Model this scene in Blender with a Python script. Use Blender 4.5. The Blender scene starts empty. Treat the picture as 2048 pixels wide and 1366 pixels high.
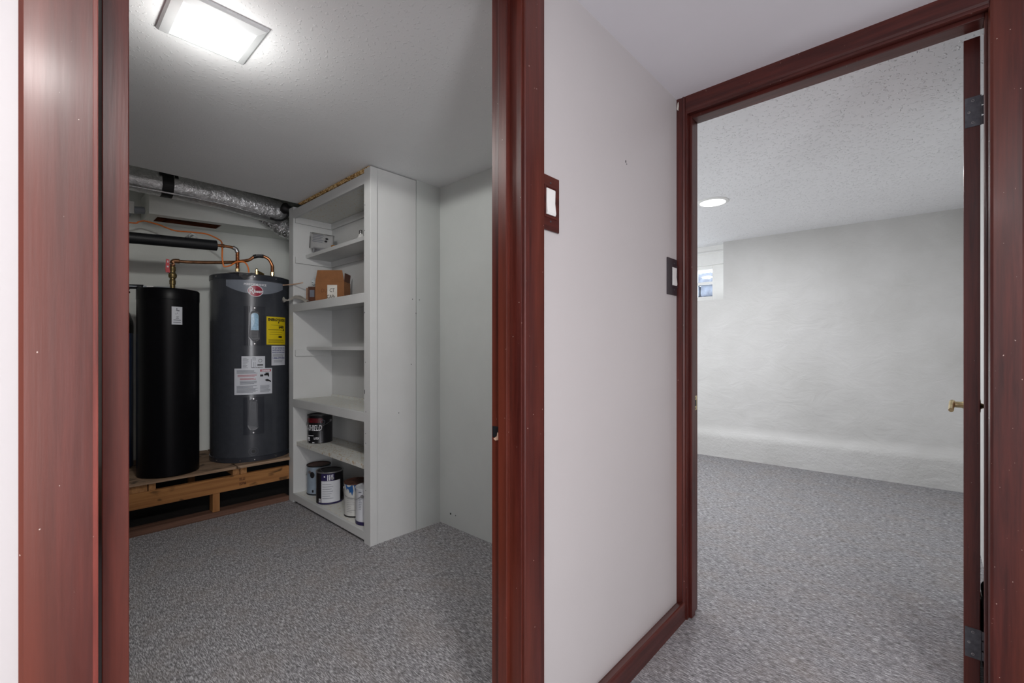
import bpy, bmesh, math, random
from mathutils import Vector, Matrix, noise

SC = bpy.context.scene
COL = SC.collection
PI = math.pi
R = math.radians
random.seed(4)

# ------------------------------------------------------------------ camera
cam_data = bpy.data.cameras.new('camera')
cam_data.sensor_width = 36.0
cam_data.lens = 897.0 / 2048.0 * 36.0
cam_data.shift_y = 14.0 / 2048.0
cam_data.clip_start = 0.02
cam = bpy.data.objects.new('camera', cam_data)
cam.location = (0, 0, 1.10)
cam.rotation_euler = (PI / 2, 0, math.atan2(826, 897) - PI / 2)
COL.objects.link(cam)
SC.camera = cam

# ------------------------------------------------------------------ world, exposure, lights
world = bpy.data.worlds.new('overcast_sky')
SC.world = world
world.use_nodes = True
bgn = world.node_tree.nodes['Background']
bgn.inputs[0].default_value = (0.80, 0.89, 1.0, 1)
bgn.inputs[1].default_value = 4.5
SC.view_settings.view_transform = 'Standard'
SC.view_settings.look = 'None'
SC.view_settings.gamma = 1.0
SC.view_settings.use_curve_mapping = False
SC.view_settings.exposure = 0.0
SC.cycles.max_bounces = 10
SC.cycles.diffuse_bounces = 6
SC.cycles.glossy_bounces = 4
SC.cycles.sample_clamp_indirect = 6.0


def area_lamp(name, loc, size, power, color, rot=(0, 0, 0), size_y=None, shape=None):
    d = bpy.data.lights.new(name, 'AREA')
    d.energy = power
    d.color = color
    d.shape = shape or ('RECTANGLE' if size_y else 'SQUARE')
    d.size = size
    if size_y:
        d.size_y = size_y
    o = bpy.data.objects.new(name, d)
    o.location = loc
    o.rotation_euler = rot
    COL.objects.link(o)
    return o


P_UTILITY = 32.0
P_UTILITY_GLOW = 3.3      # square LED in the utility room
P_HALL = 31.0         # hall LED behind the camera
P_HALL_FILL = 5.0     # extra hall lamp, added as fill
P_CAN = 20.0          # recessed can, right room
P_CAN2 = 10.0
for kind, energy, z in (('SPOT', P_UTILITY, 2.075), ('POINT', P_UTILITY_GLOW, 1.97)):
    ul = bpy.data.lights.new('utility_light_lamp', kind)
    ul.energy = energy
    ul.color = (1.0, 0.99, 0.96)
    ul.shadow_soft_size = 0.05
    if kind == 'SPOT':
        ul.spot_size = R(178)
        ul.spot_blend = 0.05
    ulo = bpy.data.objects.new('utility_light_lamp', ul)
    ulo.location = (0.405, 1.665, z)
    COL.objects.link(ulo)
area_lamp('hall_light_lamp', (-0.05, -0.86, 2.085), 0.30, P_HALL, (1.0, 0.95, 0.93))
area_lamp('hall_light_lamp', (-1.0, -0.3, 2.085), 0.17, P_HALL_FILL, (0.97, 0.97, 1.0))  # fill lamp added out of view, no known fixture here
area_lamp('hall_soft_fill', (-0.6, -1.74, 1.0), 0.55, 45.0, (0.95, 0.96, 1.0), (PI / 2, 0, 0), 1.7)  # unseen soft fill added behind the camera
area_lamp('room_ceiling_fill', (3.2, 3.25, 1.0), 1.6, 44.0, (0.95, 0.98, 1.0), (-PI / 2 - 0.55, 0, 0), 1.2)  # unseen fill added at the room end, tilted up to brighten its ceiling
area_lamp('can_light_lamp', (3.43, 1.15, 2.165), 0.14, P_CAN, (0.97, 0.98, 1.0), shape='DISK')
area_lamp('can_light_lamp', (3.0, 2.4, 2.165), 0.14, P_CAN2, (0.97, 0.98, 1.0), shape='DISK')


# ------------------------------------------------------------------ materials
def srgb(r, g=None, b=None):
    if g is None:
        g = b = r
    f = lambda c: (c / 255 / 12.92) if c / 255 <= 0.04045 else ((c / 255 + 0.055) / 1.055) ** 2.4
    return (f(r), f(g), f(b), 1)


class NT:
    def __init__(s, name):
        s.m = bpy.data.materials.new(name)
        s.m.use_nodes = True
        s.t = s.m.node_tree
        s.b = s.t.nodes['Principled BSDF']
        s.tc = s.t.nodes.new('ShaderNodeTexCoord')
        s.g = s.t.nodes.new('ShaderNodeNewGeometry')

    def n(s, kind, **k):
        x = s.t.nodes.new(kind)
        for a, v in k.items():
            setattr(x, a, v)
        return x

    def l(s, a, b):
        s.t.links.new(a, b)

    def pos(s, scale=(1, 1, 1), rot=(0, 0, 0)):
        mp = s.n('ShaderNodeMapping')
        mp.inputs['Scale'].default_value = scale
        mp.inputs['Rotation'].default_value = rot
        s.l(s.g.outputs['Position'], mp.inputs['Vector'])
        return mp.outputs[0]

    def noise(s, vec, scale=1.0, detail=3, rough=0.55, dist=0.0):
        x = s.n('ShaderNodeTexNoise')
        x.inputs['Scale'].default_value = scale
        x.inputs['Detail'].default_value = detail
        x.inputs['Roughness'].default_value = rough
        x.inputs['Distortion'].default_value = dist
        s.l(vec, x.inputs['Vector'])
        return x.outputs['Fac']

    def ramp(s, fac, stops, interp='LINEAR'):
        x = s.n('ShaderNodeValToRGB')
        x.color_ramp.interpolation = interp
        e = x.color_ramp.elements
        e[0].position, e[0].color = stops[0]
        e[1].position, e[1].color = stops[1]
        for p, c in stops[2:]:
            q = e.new(p)
            q.color = c
        s.l(fac, x.inputs[0])
        return x.outputs[0]

    def mix(s, fac, a, b, mode='MIX'):
        x = s.n('ShaderNodeMix', data_type='RGBA', blend_type=mode)
        if isinstance(fac, (int, float)):
            x.inputs[0].default_value = fac
        else:
            s.l(fac, x.inputs[0])
        for v, i in ((a, 6), (b, 7)):
            if isinstance(v, tuple):
                x.inputs[i].default_value = v
            else:
                s.l(v, x.inputs[i])
        return x.outputs[2]

    def bump(s, fac, strength=0.3, dist=0.002, prev=None):
        x = s.n('ShaderNodeBump')
        x.inputs['Strength'].default_value = strength
        x.inputs['Distance'].default_value = dist
        s.l(fac, x.inputs['Height'])
        if prev is not None:
            s.l(prev, x.inputs['Normal'])
        return x.outputs[0]

    def out(s, color=None, rough=0.5, metal=0.0, normal=None, spec=0.5, coat=0.0):
        if color is not None:
            if isinstance(color, tuple):
                s.b.inputs['Base Color'].default_value = color
            else:
                s.l(color, s.b.inputs['Base Color'])
        if isinstance(rough, (int, float)):
            s.b.inputs['Roughness'].default_value = rough
        else:
            s.l(rough, s.b.inputs['Roughness'])
        s.b.inputs['Metallic'].default_value = metal
        s.b.inputs['Specular IOR Level'].default_value = spec
        s.b.inputs['Coat Weight'].default_value = coat
        s.b.inputs['Coat Roughness'].default_value = 0.15
        if normal is not None:
            s.l(normal, s.b.inputs['Normal'])
        return s.m


def simple(name, col, rough=0.5, metal=0.0, var=0.12, scale=30, bump=0.0, bdist=0.001, coat=0.0, spec=0.5):
    m = NT(name)
    f = m.noise(m.pos(), scale, 3)
    c2 = tuple(min(1, x * (1 - var)) for x in col[:3]) + (1,)
    c1 = tuple(min(1, x * (1 + var * .6)) for x in col[:3]) + (1,)
    c = m.ramp(f, [(0.3, c2), (0.7, c1)])
    nm = m.bump(m.noise(m.pos(), scale * 5, 4), bump, bdist) if bump else None
    return m.out(c, rough, metal, nm, spec, coat)


def paint_mat(name, col, rough=0.6, lump=0.15, speck=0.0, blot=0.04):
    m = NT(name)
    f = m.noise(m.pos(), 2.2, 4)
    dark = tuple(x * (1 - blot) for x in col[:3]) + (1,)
    c = m.ramp(f, [(0.3, dark), (0.7, col)])
    nb = m.bump(m.noise(m.pos(), 14, 5, 0.6), lump, 0.004)
    nb = m.bump(m.noise(m.pos(), 230, 2), lump * 0.6, 0.0006, nb)
    if speck:
        sp = m.ramp(m.noise(m.pos(), 75, 1.5, 0.5), [(0.60, (0, 0, 0, 1)), (0.70, (1, 1, 1, 1))])
        nb = m.bump(sp, speck, 0.003, nb)
    return m.out(c, rough, 0, nb, 0.4)


def plaster_mat():
    m = NT('hand_trowelled_plaster')
    f = m.noise(m.pos(), 2.2, 4)
    c = m.ramp(f, [(0.3, srgb(200, 199, 197)), (0.7, srgb(210, 209, 208))])
    n1 = m.bump(m.noise(m.pos((1, 1, 1.6)), 4.5, 7, 0.58, 1.2), 0.42, 0.016)
    n1 = m.bump(m.noise(m.pos((1, 0.5, 2.4)), 18, 4, 0.6, 0.8), 0.20, 0.003, n1)
    sep = m.n('ShaderNodeSeparateXYZ')
    m.l(m.g.outputs['Position'], sep.inputs[0])
    mask = m.ramp(sep.outputs[2], [(0.22, (1, 1, 1, 1)), (0.27, (0, 0, 0, 1))])
    rough = m.noise(m.pos(), 48, 5, 0.65)
    mul = m.n('ShaderNodeMath', operation='MULTIPLY')
    m.l(mask, mul.inputs[0])
    m.l(rough, mul.inputs[1])
    n1 = m.bump(mul.outputs[0], 0.6, 0.008, n1)
    return m.out(c, 0.45, 0, n1, 0.4)


def scuffed_paint(name, col, scuff, amount=0.62, rough=0.5):
    m = NT(name)
    f = m.noise(m.pos(), 3.0, 5, 0.65)
    c = m.ramp(f, [(0.25, tuple(x * .93 for x in col[:3]) + (1,)), (0.7, col)])
    s = m.ramp(m.noise(m.pos((22, 22, 9)), 3.0, 6, 0.7), [(amount + .08, (0, 0, 0, 1)), (amount + .13, (1, 1, 1, 1))])
    c = m.mix(s, c, scuff)
    nb = m.bump(m.noise(m.pos((60, 60, 6)), 1, 3), 0.15, 0.002)
    return m.out(c, rough, 0, nb, 0.4)


def wood_red(name, along='z', dark=1.0):
    m = NT(name)
    sc = {'z': (55, 55, 3.0), 'y': (55, 3.0, 55), 'x': (3.0, 55, 55)}[along]
    f = m.noise(m.pos(sc), 1, 6, 0.65, 0.3)
    a = (0.034 * dark, 0.0052 * dark, 0.0040 * dark, 1)
    b = (0.092 * dark, 0.0175 * dark, 0.0125 * dark, 1)
    c = m.ramp(f, [(0.32, a), (0.68, b)])
    big = m.noise(m.pos(tuple(x * .12 for x in sc)), 1, 2)
    c = m.mix(m.ramp(big, [(0.5, (0, 0, 0, 1)), (0.75, (.55, .55, .55, 1))]), c, (0.19, 0.040, 0.018, 1))
    chip = m.ramp(m.noise(m.pos((150, 150, 110)), 1, 1), [(0.795, (0, 0, 0, 1)), (0.81, (1, 1, 1, 1))], 'LINEAR')
    c = m.mix(chip, c, srgb(190, 170, 160))
    r = m.ramp(m.noise(m.pos(sc), 0.6, 3), [(0.3, (0.30, 0.30, 0.30, 1)), (0.7, (0.42, 0.42, 0.42, 1))])
    nb = m.bump(m.noise(m.pos(tuple(x * 2.2 for x in sc)), 1, 4), 0.10, 0.0012)
    return m.out(c, r, 0, nb, 0.42, 0.14)


def carpet_mat():
    m = NT('grey_loop_carpet')
    f1 = m.noise(m.pos((300, 48, 100)), 1, 2.0, 0.65)
    f2 = m.noise(m.pos((560, 260, 300)), 1, 1.5)
    mid = m.noise(m.pos((120, 16, 20)), 1, 3, 0.6)
    big = m.noise(m.pos((7, 4.5, 6)), 1, 4, 0.6)
    c = m.ramp(f1, [(0.36, srgb(92, 91, 93)), (0.50, srgb(154, 153, 156)), (0.64, srgb(214, 213, 216))])
    c = m.mix(m.ramp(f2, [(0.40, (0, 0, 0, 1)), (0.60, (.50, .50, .50, 1))]), c, srgb(112, 110, 112))
    c = m.mix(m.ramp(mid, [(0.46, (0, 0, 0, 1)), (0.60, (.50, .50, .50, 1))]), c, srgb(100, 98, 99))
    c = m.mix(m.ramp(big, [(0.45, (0, 0, 0, 1)), (0.68, (.20, .20, .20, 1))]), c, srgb(150, 136, 124))
    nb = m.bump(f1, 0.35, 0.003)
    return m.out(c, 0.95, 0, nb, 0.1)


def lumber_mat(name, along, base, dark, knots=True):
    m = NT(name)
    sc = {'x': (2.0, 40, 40), 'y': (40, 2.0, 40), 'z': (40, 40, 2.0)}[along]
    f = m.noise(m.pos(sc), 1, 5, 0.6, 0.6)
    c = m.ramp(f, [(0.3, dark), (0.62, base)])
    if knots:
        k = m.ramp(m.noise(m.pos(tuple(7 if x < 10 else 14 for x in sc)), 1, 2, 0.4, 0.8), [(0.59, (0, 0, 0, 1)), (0.67, (1, 1, 1, 1))])
        c = m.mix(k, c, tuple(x * .30 for x in base[:3]) + (1,))
    nb = m.bump(f, 0.2, 0.002)
    return m.out(c, 0.75, 0, nb, 0.3)


def chip_mat(name, ca, cb, cc, scale=70):
    m = NT(name)
    v = m.n('ShaderNodeTexVoronoi')
    v.inputs['Scale'].default_value = scale
    m.l(m.pos((1, 1, 2.2)), v.inputs['Vector'])
    sep = m.n('ShaderNodeSeparateColor')
    m.l(v.outputs['Color'], sep.inputs[0])
    c = m.ramp(sep.outputs[0], [(0.15, ca), (0.55, cb), (0.9, cc)])
    nb = m.bump(sep.outputs[0], 0.5, 0.003)
    return m.out(c, 0.8, 0, nb, 0.3)


def foil_mat(name='crinkled_silver_foil', metal=0.80, rough=0.30, k=1.0):
    m = NT(name)
    f = m.noise(m.pos(), 55, 4, 0.6, 0.5)
    f2 = m.noise(m.pos((60, 200, 200)), 1, 2)
    nb = m.bump(f, 0.9, 0.006 * k)
    nb = m.bump(f2, 0.35, 0.003, nb)
    c = m.ramp(f, [(0.3, (0.55, 0.55, 0.56, 1)), (0.7, (0.86, 0.86, 0.87, 1))])
    return m.out(c, rough, metal, nb)


def glass_mat():
    m = NT('window_glass')
    t = m.n('ShaderNodeBsdfTransparent')
    g = m.n('ShaderNodeBsdfGlossy')
    g.inputs['Roughness'].default_value = 0.03
    mx = m.n('ShaderNodeMixShader')
    mx.inputs[0].default_value = 0.06
    m.l(t.outputs[0], mx.inputs[1])
    m.l(g.outputs[0], mx.inputs[2])
    m.l(mx.outputs[0], m.t.nodes['Material Output'].inputs['Surface'])
    return m.m


def emit_mat(name, col, strength):
    m = NT(name)
    m.b.inputs['Base Color'].default_value = col
    m.b.inputs['Emission Color'].default_value = col
    m.b.inputs['Emission Strength'].default_value = strength
    return m.m


WHITE = srgb(222, 220, 220)
M = {
    'hall_wall': paint_mat('warm_grey_wall_paint', srgb(194, 190, 190), 0.42, 0.06),
    'hall_ceiling': paint_mat('hall_ceiling_paint', srgb(232, 231, 236), 0.7, 0.05),
    'util_wall': scuffed_paint('white_painted_board', srgb(198, 202, 200), srgb(120, 118, 112), 0.66),
    'util_ceiling': paint_mat('utility_ceiling_paint', srgb(228, 229, 230), 0.55, 0.10, 0.35),
    'recess_wall': paint_mat('rough_white_foundation', srgb(238, 241, 236), 0.6, 0.55),
    'room_wall': plaster_mat(),
    'room_plinth': paint_mat('rough_white_plinth', srgb(196, 195, 195), 0.5, 1.0),
    'room_ceiling': paint_mat('dimpled_ceiling_paint', srgb(236, 236, 238), 0.6, 0.15, 0.9),
    'carpet': carpet_mat(),
    'gap_shade': simple('painted_gap_shade', (0.018, 0.018, 0.019, 1), 0.95, bump=0.4),  # near-black stands in for the shade below the tank deck
    'slab': simple('grey_concrete', srgb(70, 68, 66), 0.9, bump=0.4),
    'red_z': wood_red('mahogany_stain_upright', 'z'),
    'red_y': wood_red('mahogany_stain_across', 'y'),
    'red_x': wood_red('mahogany_stain_along', 'x'),
    'door_red': wood_red('mahogany_door_edge', 'z', 1.55),
    'worn_red': wood_red('worn_orange_stain', 'z', 2.6),
    'raw_wood': simple('splintered_pale_wood', srgb(205, 170, 145), 0.8, bump=0.5),
    'door_white': simple('white_door_paint', srgb(225, 225, 225), 0.4, var=0.03),
    'shelf_paint': scuffed_paint('white_shelf_paint', srgb(202, 203, 202), srgb(100, 96, 92), 0.69),
    'shelf_worn': scuffed_paint('worn_white_shelf_paint', srgb(214, 215, 210), srgb(196, 172, 128), 0.50),
    'shelf_bare': scuffed_paint('half_bare_shelf_paint', srgb(214, 215, 210), srgb(176, 150, 108), 0.475),
    'shelf_tan': lumber_mat('bare_shelf_board', 'y', srgb(176, 160, 132), srgb(150, 128, 96)),
    'lumber_x': lumber_mat('pine_lumber', 'x', srgb(160, 112, 66), srgb(122, 78, 42)),
    'lumber_y': lumber_mat('pine_lumber_ends', 'y', srgb(170, 124, 80), srgb(128, 88, 52), False),
    'lumber_z': lumber_mat('pine_post', 'z', srgb(164, 116, 70), srgb(132, 86, 48), False),
    'plate_wood': lumber_mat('brown_treated_lumber', 'x', srgb(112, 82, 68), srgb(78, 54, 44), False),
    'plywood': lumber_mat('dusty_plywood', 'x', srgb(160, 135, 112), srgb(118, 94, 74)),
    'osb': chip_mat('chipboard_edge', srgb(120, 86, 40), srgb(190, 150, 90), srgb(222, 196, 150), 90),
    'foil': foil_mat(),
    'foil_crumpled': foil_mat('crumpled_dark_foil', 1.0, 0.2, 3.0),
    'black_tape': simple('black_tape', (0.008, 0.008, 0.009, 1), 0.6, bump=0.3),
    'black_foam': simple('black_foam_sleeve', (0.006, 0.007, 0.009, 1), 0.5, bump=0.25, spec=0.4),
    'black_tank': simple('black_tank_jacket', (0.0018, 0.0018, 0.003, 1), 0.36, var=0.2, bump=0.03, spec=0.16),
    'heater': simple('charcoal_enamel', (0.046, 0.050, 0.060, 1), 0.24, var=0.08, spec=0.5),
    'heater_rim': simple('charcoal_rim_enamel', (0.030, 0.033, 0.042, 1), 0.2, var=0.08),
    'heater_plastic': simple('charcoal_plastic', (0.040, 0.044, 0.054, 1), 0.35),
    'band_grey': simple('grey_decal', srgb(118, 124, 134), 0.35, var=0.05),
    'pale_blue': simple('painted_blue_reflection', srgb(150, 188, 214), 0.2, var=0.25, scale=60),
    'blue_tank': simple('blue_pressure_tank', (0.012, 0.035, 0.11, 1), 0.35),
    'copper': simple('copper_pipe', (0.56, 0.24, 0.11, 1), 0.32, 0.9, 0.35, 40),
    'copper_dull': simple('aged_copper', (0.30, 0.15, 0.08, 1), 0.42, 0.85, 0.4, 30),
    'brass': simple('brass', (0.62, 0.50, 0.28, 1), 0.28, 0.95, 0.2, 60),
    'brass_aged': simple('aged_brass', (0.24, 0.18, 0.08, 1), 0.4, 0.9, 0.5, 60),
    'chrome': simple('polished_steel', (0.6, 0.6, 0.6, 1), 0.18, 1.0, 0.1),
    'steel': simple('dull_steel', (0.42, 0.42, 0.43, 1), 0.38, 0.9, 0.2),
    'dark_hinge': simple('dark_bronze_hinge', (0.13, 0.135, 0.15, 1), 0.45, 0.7, 0.3, 60),
    'red_vinyl': simple('red_vinyl', srgb(190, 30, 45), 0.4),
    'orange_cord': simple('orange_cord', srgb(226, 122, 52), 0.5),
    'white_plastic': simple('white_plastic', srgb(230, 230, 228), 0.35, var=0.02),
    'grey_plastic': simple('grey_plastic', srgb(150, 156, 165), 0.4, var=0.05),
    'label_white': simple('white_label', srgb(205, 208, 215), 0.45, var=0.02),
    'label_yellow': simple('yellow_label', srgb(222, 196, 24), 0.45, var=0.03),
    'ink_black': simple('black_ink', (0.008, 0.008, 0.010, 1), 0.5),
    'ink_grey': simple('grey_ink', srgb(110, 114, 124), 0.5),
    'ink_blue': simple('blue_ink', srgb(50, 56, 120), 0.5),
    'ink_red': simple('red_ink', srgb(170, 40, 62), 0.5),
    'ink_white': simple('white_ink', srgb(225, 225, 230), 0.45, var=0.02),
    'crimson': simple('crimson_badge', srgb(150, 14, 50), 0.3, var=0.25, scale=40),
    'rust_wood': lumber_mat('dark_red_brown_boards', 'x', srgb(120, 66, 34), srgb(70, 34, 18)),
    'cardboard': simple('brown_cardboard', srgb(134, 88, 52), 0.85, var=0.12, scale=20, bump=0.1),
    'cardboard_dark': simple('dark_brown_carton', srgb(84, 46, 26), 0.7, var=0.3),
    'paper': simple('white_paper', srgb(208, 204, 196), 0.7, var=0.06),
    'mailer': simple('pale_grey_pouch', srgb(158, 158, 158), 0.35, var=0.06, bump=0.3, bdist=0.004),
    'foil_bag': simple('silver_pouch_foot', (0.5, 0.5, 0.54, 1), 0.25, 0.9, 0.2, 60, 0.5, 0.004),
    'amber': simple('amber_carton', srgb(170, 112, 30), 0.5),
    'clear_film': simple('crumpled_clear_film', srgb(200, 206, 208), 0.2, var=0.15, scale=80, bump=0.6, bdist=0.004),
    'can_black': simple('black_can_label', (0.006, 0.006, 0.008, 1), 0.35),
    'can_navy': simple('navy_can_label', (0.02, 0.014, 0.07, 1), 0.35),
    'can_white': simple('white_can_label', srgb(205, 207, 212), 0.35, var=0.03),
    'can_silver': simple('silver_blue_can_label', srgb(140, 154, 168), 0.35, var=0.08),
    'can_rust': simple('brown_stained_lid', srgb(92, 62, 52), 0.55, 0.3, 0.4, 40),
    'can_dark_red': simple('dark_red_print', srgb(98, 14, 26), 0.4, var=0.4, scale=60),
    'blue_plastic': simple('blue_plastic', srgb(36, 84, 140), 0.4),
    'bottle': simple('milky_bottle_plastic', srgb(196, 196, 192), 0.35, var=0.05),
    'glass': glass_mat(),
    'frame_white': simple('white_window_paint', srgb(240, 240, 238), 0.45, var=0.02),
    'stone': simple('pale_stone_wall', srgb(150, 155, 166), 0.9, var=0.4, scale=14, bump=0.5, bdist=0.01),
    'led': emit_mat('lit_diffuser', (1.0, 0.99, 0.97, 1), 2.6),
    'light_rim': simple('white_light_trim', srgb(210, 213, 214), 0.5, var=0.02),
    'bag_black': simple('black_bag_fabric', (0.008, 0.008, 0.009, 1), 0.6, bump=0.4),
}

# ------------------------------------------------------------------ geometry helpers
W = {}          # world location of every object that can be a parent


def nb():
    return bmesh.new()


def box(bm, x0, x1, y0, y1, z0, z1, bev=0.0):
    if x0 > x1: x0, x1 = x1, x0
    if y0 > y1: y0, y1 = y1, y0
    if z0 > z1: z0, z1 = z1, z0
    vs = [bm.verts.new((x, y, z)) for x in (x0, x1) for y in (y0, y1) for z in (z0, z1)]
    fs = [bm.faces.new([vs[i] for i in q]) for q in
          ((0, 1, 3, 2), (4, 6, 7, 5), (0, 4, 5, 1), (2, 3, 7, 6), (0, 2, 6, 4), (1, 5, 7, 3))]
    if bev:
        es = list({e for f in fs for e in f.edges})
        bmesh.ops.bevel(bm, geom=es, offset=bev, segments=2, affect='EDGES', profile=0.5)
    return bm


def prism(bm, pts, z0, z1, axis='z'):
    """pts: outline (2D); axis: extrusion axis"""
    def v(p, h):
        if axis == 'z': return (p[0], p[1], h)
        if axis == 'x': return (h, p[0], p[1])
        return (p[0], h, p[1])
    a = [bm.verts.new(v(p, z0)) for p in pts]
    b = [bm.verts.new(v(p, z1)) for p in pts]
    n = len(pts)
    bm.faces.new(a)
    bm.faces.new(b[::-1])
    for i in range(n):
        bm.faces.new((a[i], a[(i + 1) % n], b[(i + 1) % n], b[i]))
    bmesh.ops.recalc_face_normals(bm, faces=bm.faces)
    return bm


def lathe(bm, cx, cy, prof, seg=40, axis='z'):
    """prof: (radius, height) list; heights absolute along the axis"""
    rings = []
    for r, h in prof:
        if r < 1e-6:
            rings.append([bm.verts.new((cx, cy, h))])
        else:
            rings.append([bm.verts.new((cx + r * math.cos(2 * PI * i / seg), cy + r * math.sin(2 * PI * i / seg), h)) for i in range(seg)])
    for a, b in zip(rings, rings[1:]):
        if len(a) == 1 and len(b) == 1:
            continue
        for i in range(seg):
            j = (i + 1) % seg
            if len(a) == 1:
                bm.faces.new((a[0], b[j], b[i]))
            elif len(b) == 1:
                bm.faces.new((a[i], a[j], b[0]))
            else:
                bm.faces.new((a[i], a[j], b[j], b[i]))
    bmesh.ops.recalc_face_normals(bm, faces=bm.faces)
    return bm


def smooth_path(pts, n=8):
    P = [Vector(p) for p in pts]
    if len(P) < 3:
        return P
    out = []
    for i in range(len(P) - 1):
        p0 = P[max(i - 1, 0)]; p1 = P[i]; p2 = P[i + 1]; p3 = P[min(i + 2, len(P) - 1)]
        for k in range(n):
            t = k / n
            out.append(0.5 * ((2 * p1) + (-p0 + p2) * t + (2 * p0 - 5 * p1 + 4 * p2 - p3) * t * t + (-p0 + 3 * p1 - 3 * p2 + p3) * t ** 3))
    out.append(P[-1])
    return out


def tube(bm, pts, r, seg=14, smooth=0, wob=0.0, rib=None, caps=True, seed=0):
    P = smooth_path(pts, smooth) if smooth else [Vector(p) for p in pts]
    rings = []
    up = Vector((0, 0, 1))
    dist = 0
    for i, p in enumerate(P):
        d = (P[min(i + 1, len(P) - 1)] - P[max(i - 1, 0)]).normalized()
        if i: dist += (p - P[i - 1]).length
        s = d.cross(up)
        if s.length < 1e-3: s = d.cross(Vector((0, 1, 0)))
        s.normalize()
        u = s.cross(d).normalized()
        rr = r if not callable(r) else r(i / (len(P) - 1))
        if rib: rr += rib[0] * math.sin(2 * PI * dist / rib[1])
        ring = []
        for k in range(seg):
            a = 2 * PI * k / seg
            q = rr
            if wob:
                q += wob * (noise.noise(Vector((dist * 38 + seed, math.cos(a) * 2.2, math.sin(a) * 2.2))) + .5 * noise.noise(Vector((dist * 90, math.cos(a) * 5, math.sin(a) * 5 + seed))))
            ring.append(bm.verts.new(p + s * (q * math.cos(a)) + u * (q * math.sin(a))))
        rings.append(ring)
    for a, b in zip(rings, rings[1:]):
        for k in range(seg):
            bm.faces.new((a[k], a[(k + 1) % seg], b[(k + 1) % seg], b[k]))
    if caps:
        bm.faces.new(rings[0][::-1])
        bm.faces.new(rings[-1])
    bmesh.ops.recalc_face_normals(bm, faces=bm.faces)
    return bm


def cyl(bm, p0, p1, r, seg=20):
    return tube(bm, [p0, p1], r, seg)


def dense(p0, p1, n):
    a, b = Vector(p0), Vector(p1)
    return [a.lerp(b, i / n) for i in range(n + 1)]


def cyl_patch(bm, cx, cy, rad, t0, t1, z0, z1, thick=0.0012, n=14, zlow=None):
    """curved sticker on an upright cylinder; angles in degrees"""
    rows = []
    for i in range(n + 1):
        t = t0 + (t1 - t0) * i / n
        zl = z0 if zlow is None else zlow(i / n)
        c, s = math.cos(R(t)), math.sin(R(t))
        rows.append([bm.verts.new((cx + q * c, cy + q * s, z)) for q, z in ((rad, zl), (rad + thick, zl), (rad + thick, z1), (rad, z1))])
    for a, b in zip(rows, rows[1:]):
        for k in range(4):
            bm.faces.new((a[k], b[k], b[(k + 1) % 4], a[(k + 1) % 4]))
    bm.faces.new(rows[0]); bm.faces.new(rows[-1][::-1])
    bmesh.ops.recalc_face_normals(bm, faces=bm.faces)
    return bm


SMALL = ('red_text', 'blue_drips', 'nail_hole', 'nail_holes', 'chip_marks', 'dark_marks', 'small_print', 'lettering', 'printed_text', 'vent_lines', 'printed_marks', 'red_print_lines',
         'faint_marks', 'pictogram', 'white_print', 'barcode_bars', 'printed_lines', 'handwriting', 'faint_writing', 'stamp', 'latch_hole')


def obj(name, bm, mat, parent=None, smooth=False, **tags):
    if isinstance(bm, bmesh.types.BMesh):
        me = bpy.data.meshes.new(name)
        bm.to_mesh(me)
        bm.free()
    else:
        me = bm
    xs = [v.co for v in me.vertices]
    lo = Vector([min(v[i] for v in xs) for i in range(3)])
    hi = Vector([max(v[i] for v in xs) for i in range(3)])
    c = (lo + hi) / 2
    if parent is None:
        c.z = lo.z
    me.transform(Matrix.Translation(-c))
    o = bpy.data.objects.new(name, me)
    mats = mat if isinstance(mat, (list, tuple)) else [mat]
    for m in mats:
        me.materials.append(M[m] if isinstance(m, str) else m)
    COL.objects.link(o)
    W[o.name] = c.copy()
    if parent is not None:
        o.parent = parent
        o.location = c - W[parent.name]
    else:
        o.location = c
    if smooth:
        for p in me.polygons:
            p.use_smooth = True
        if smooth is not True:
            m2 = o.modifiers.new('auto', 'EDGE_SPLIT')
            m2.split_angle = R(smooth)
    if name in SMALL:
        o['kind'] = 'stuff'
    for k, v in tags.items():
        o[k] = v
    return o


def thing(name, loc, label=None, category=None, group=None, kind=None):
    o = bpy.data.objects.new(name, None)
    o.location = loc
    o.empty_display_size = 0.05
    COL.objects.link(o)
    W[o.name] = Vector(loc)
    if label: o['label'] = label
    if category: o['category'] = category
    if group: o['group'] = group
    if kind: o['kind'] = kind
    return o


def bxo(name, parent, mat, x0, x1, y0, y1, z0, z1, bev=0.0, **t):
    return obj(name, box(nb(), x0, x1, y0, y1, z0, z1, bev), mat, parent, **t)


def text_faces(s, size, bold=0.0, shear=0.0, xscale=1.0):
    """returns verts (x, y) and faces of a flat text, left-bottom at 0"""
    cu = bpy.data.curves.new('lettering_source', 'FONT')
    cu.body = s
    cu.size = size
    cu.offset = bold
    cu.shear = shear
    cu.resolution_u = 2
    o = bpy.data.objects.new('lettering_source', cu)
    COL.objects.link(o)
    me = bpy.data.meshes.new_from_object(o)
    vs = [(v.co.x * xscale, v.co.y) for v in me.vertices]
    fs = [tuple(p.vertices) for p in me.polygons]
    bpy.data.objects.remove(o)
    bpy.data.curves.remove(cu)
    bpy.data.meshes.remove(me)
    return vs, fs


def flat_to(bm, vs, fs, fn):
    b = [bm.verts.new(fn(x, y)) for x, y in vs]
    for f in fs:
        try:
            bm.faces.new([b[i] for i in f])
        except ValueError:
            pass


def on_cyl(cx, cy, rad, t0, z0, dr=0.0016):
    """maps flat (x right, y up) to a cylinder: x=0 at angle t0 (deg)"""
    def fn(x, y):
        t = R(t0) + x / rad
        q = rad + dr
        return (cx + q * math.cos(t), cy + q * math.sin(t), z0 + y)
    return fn


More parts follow.
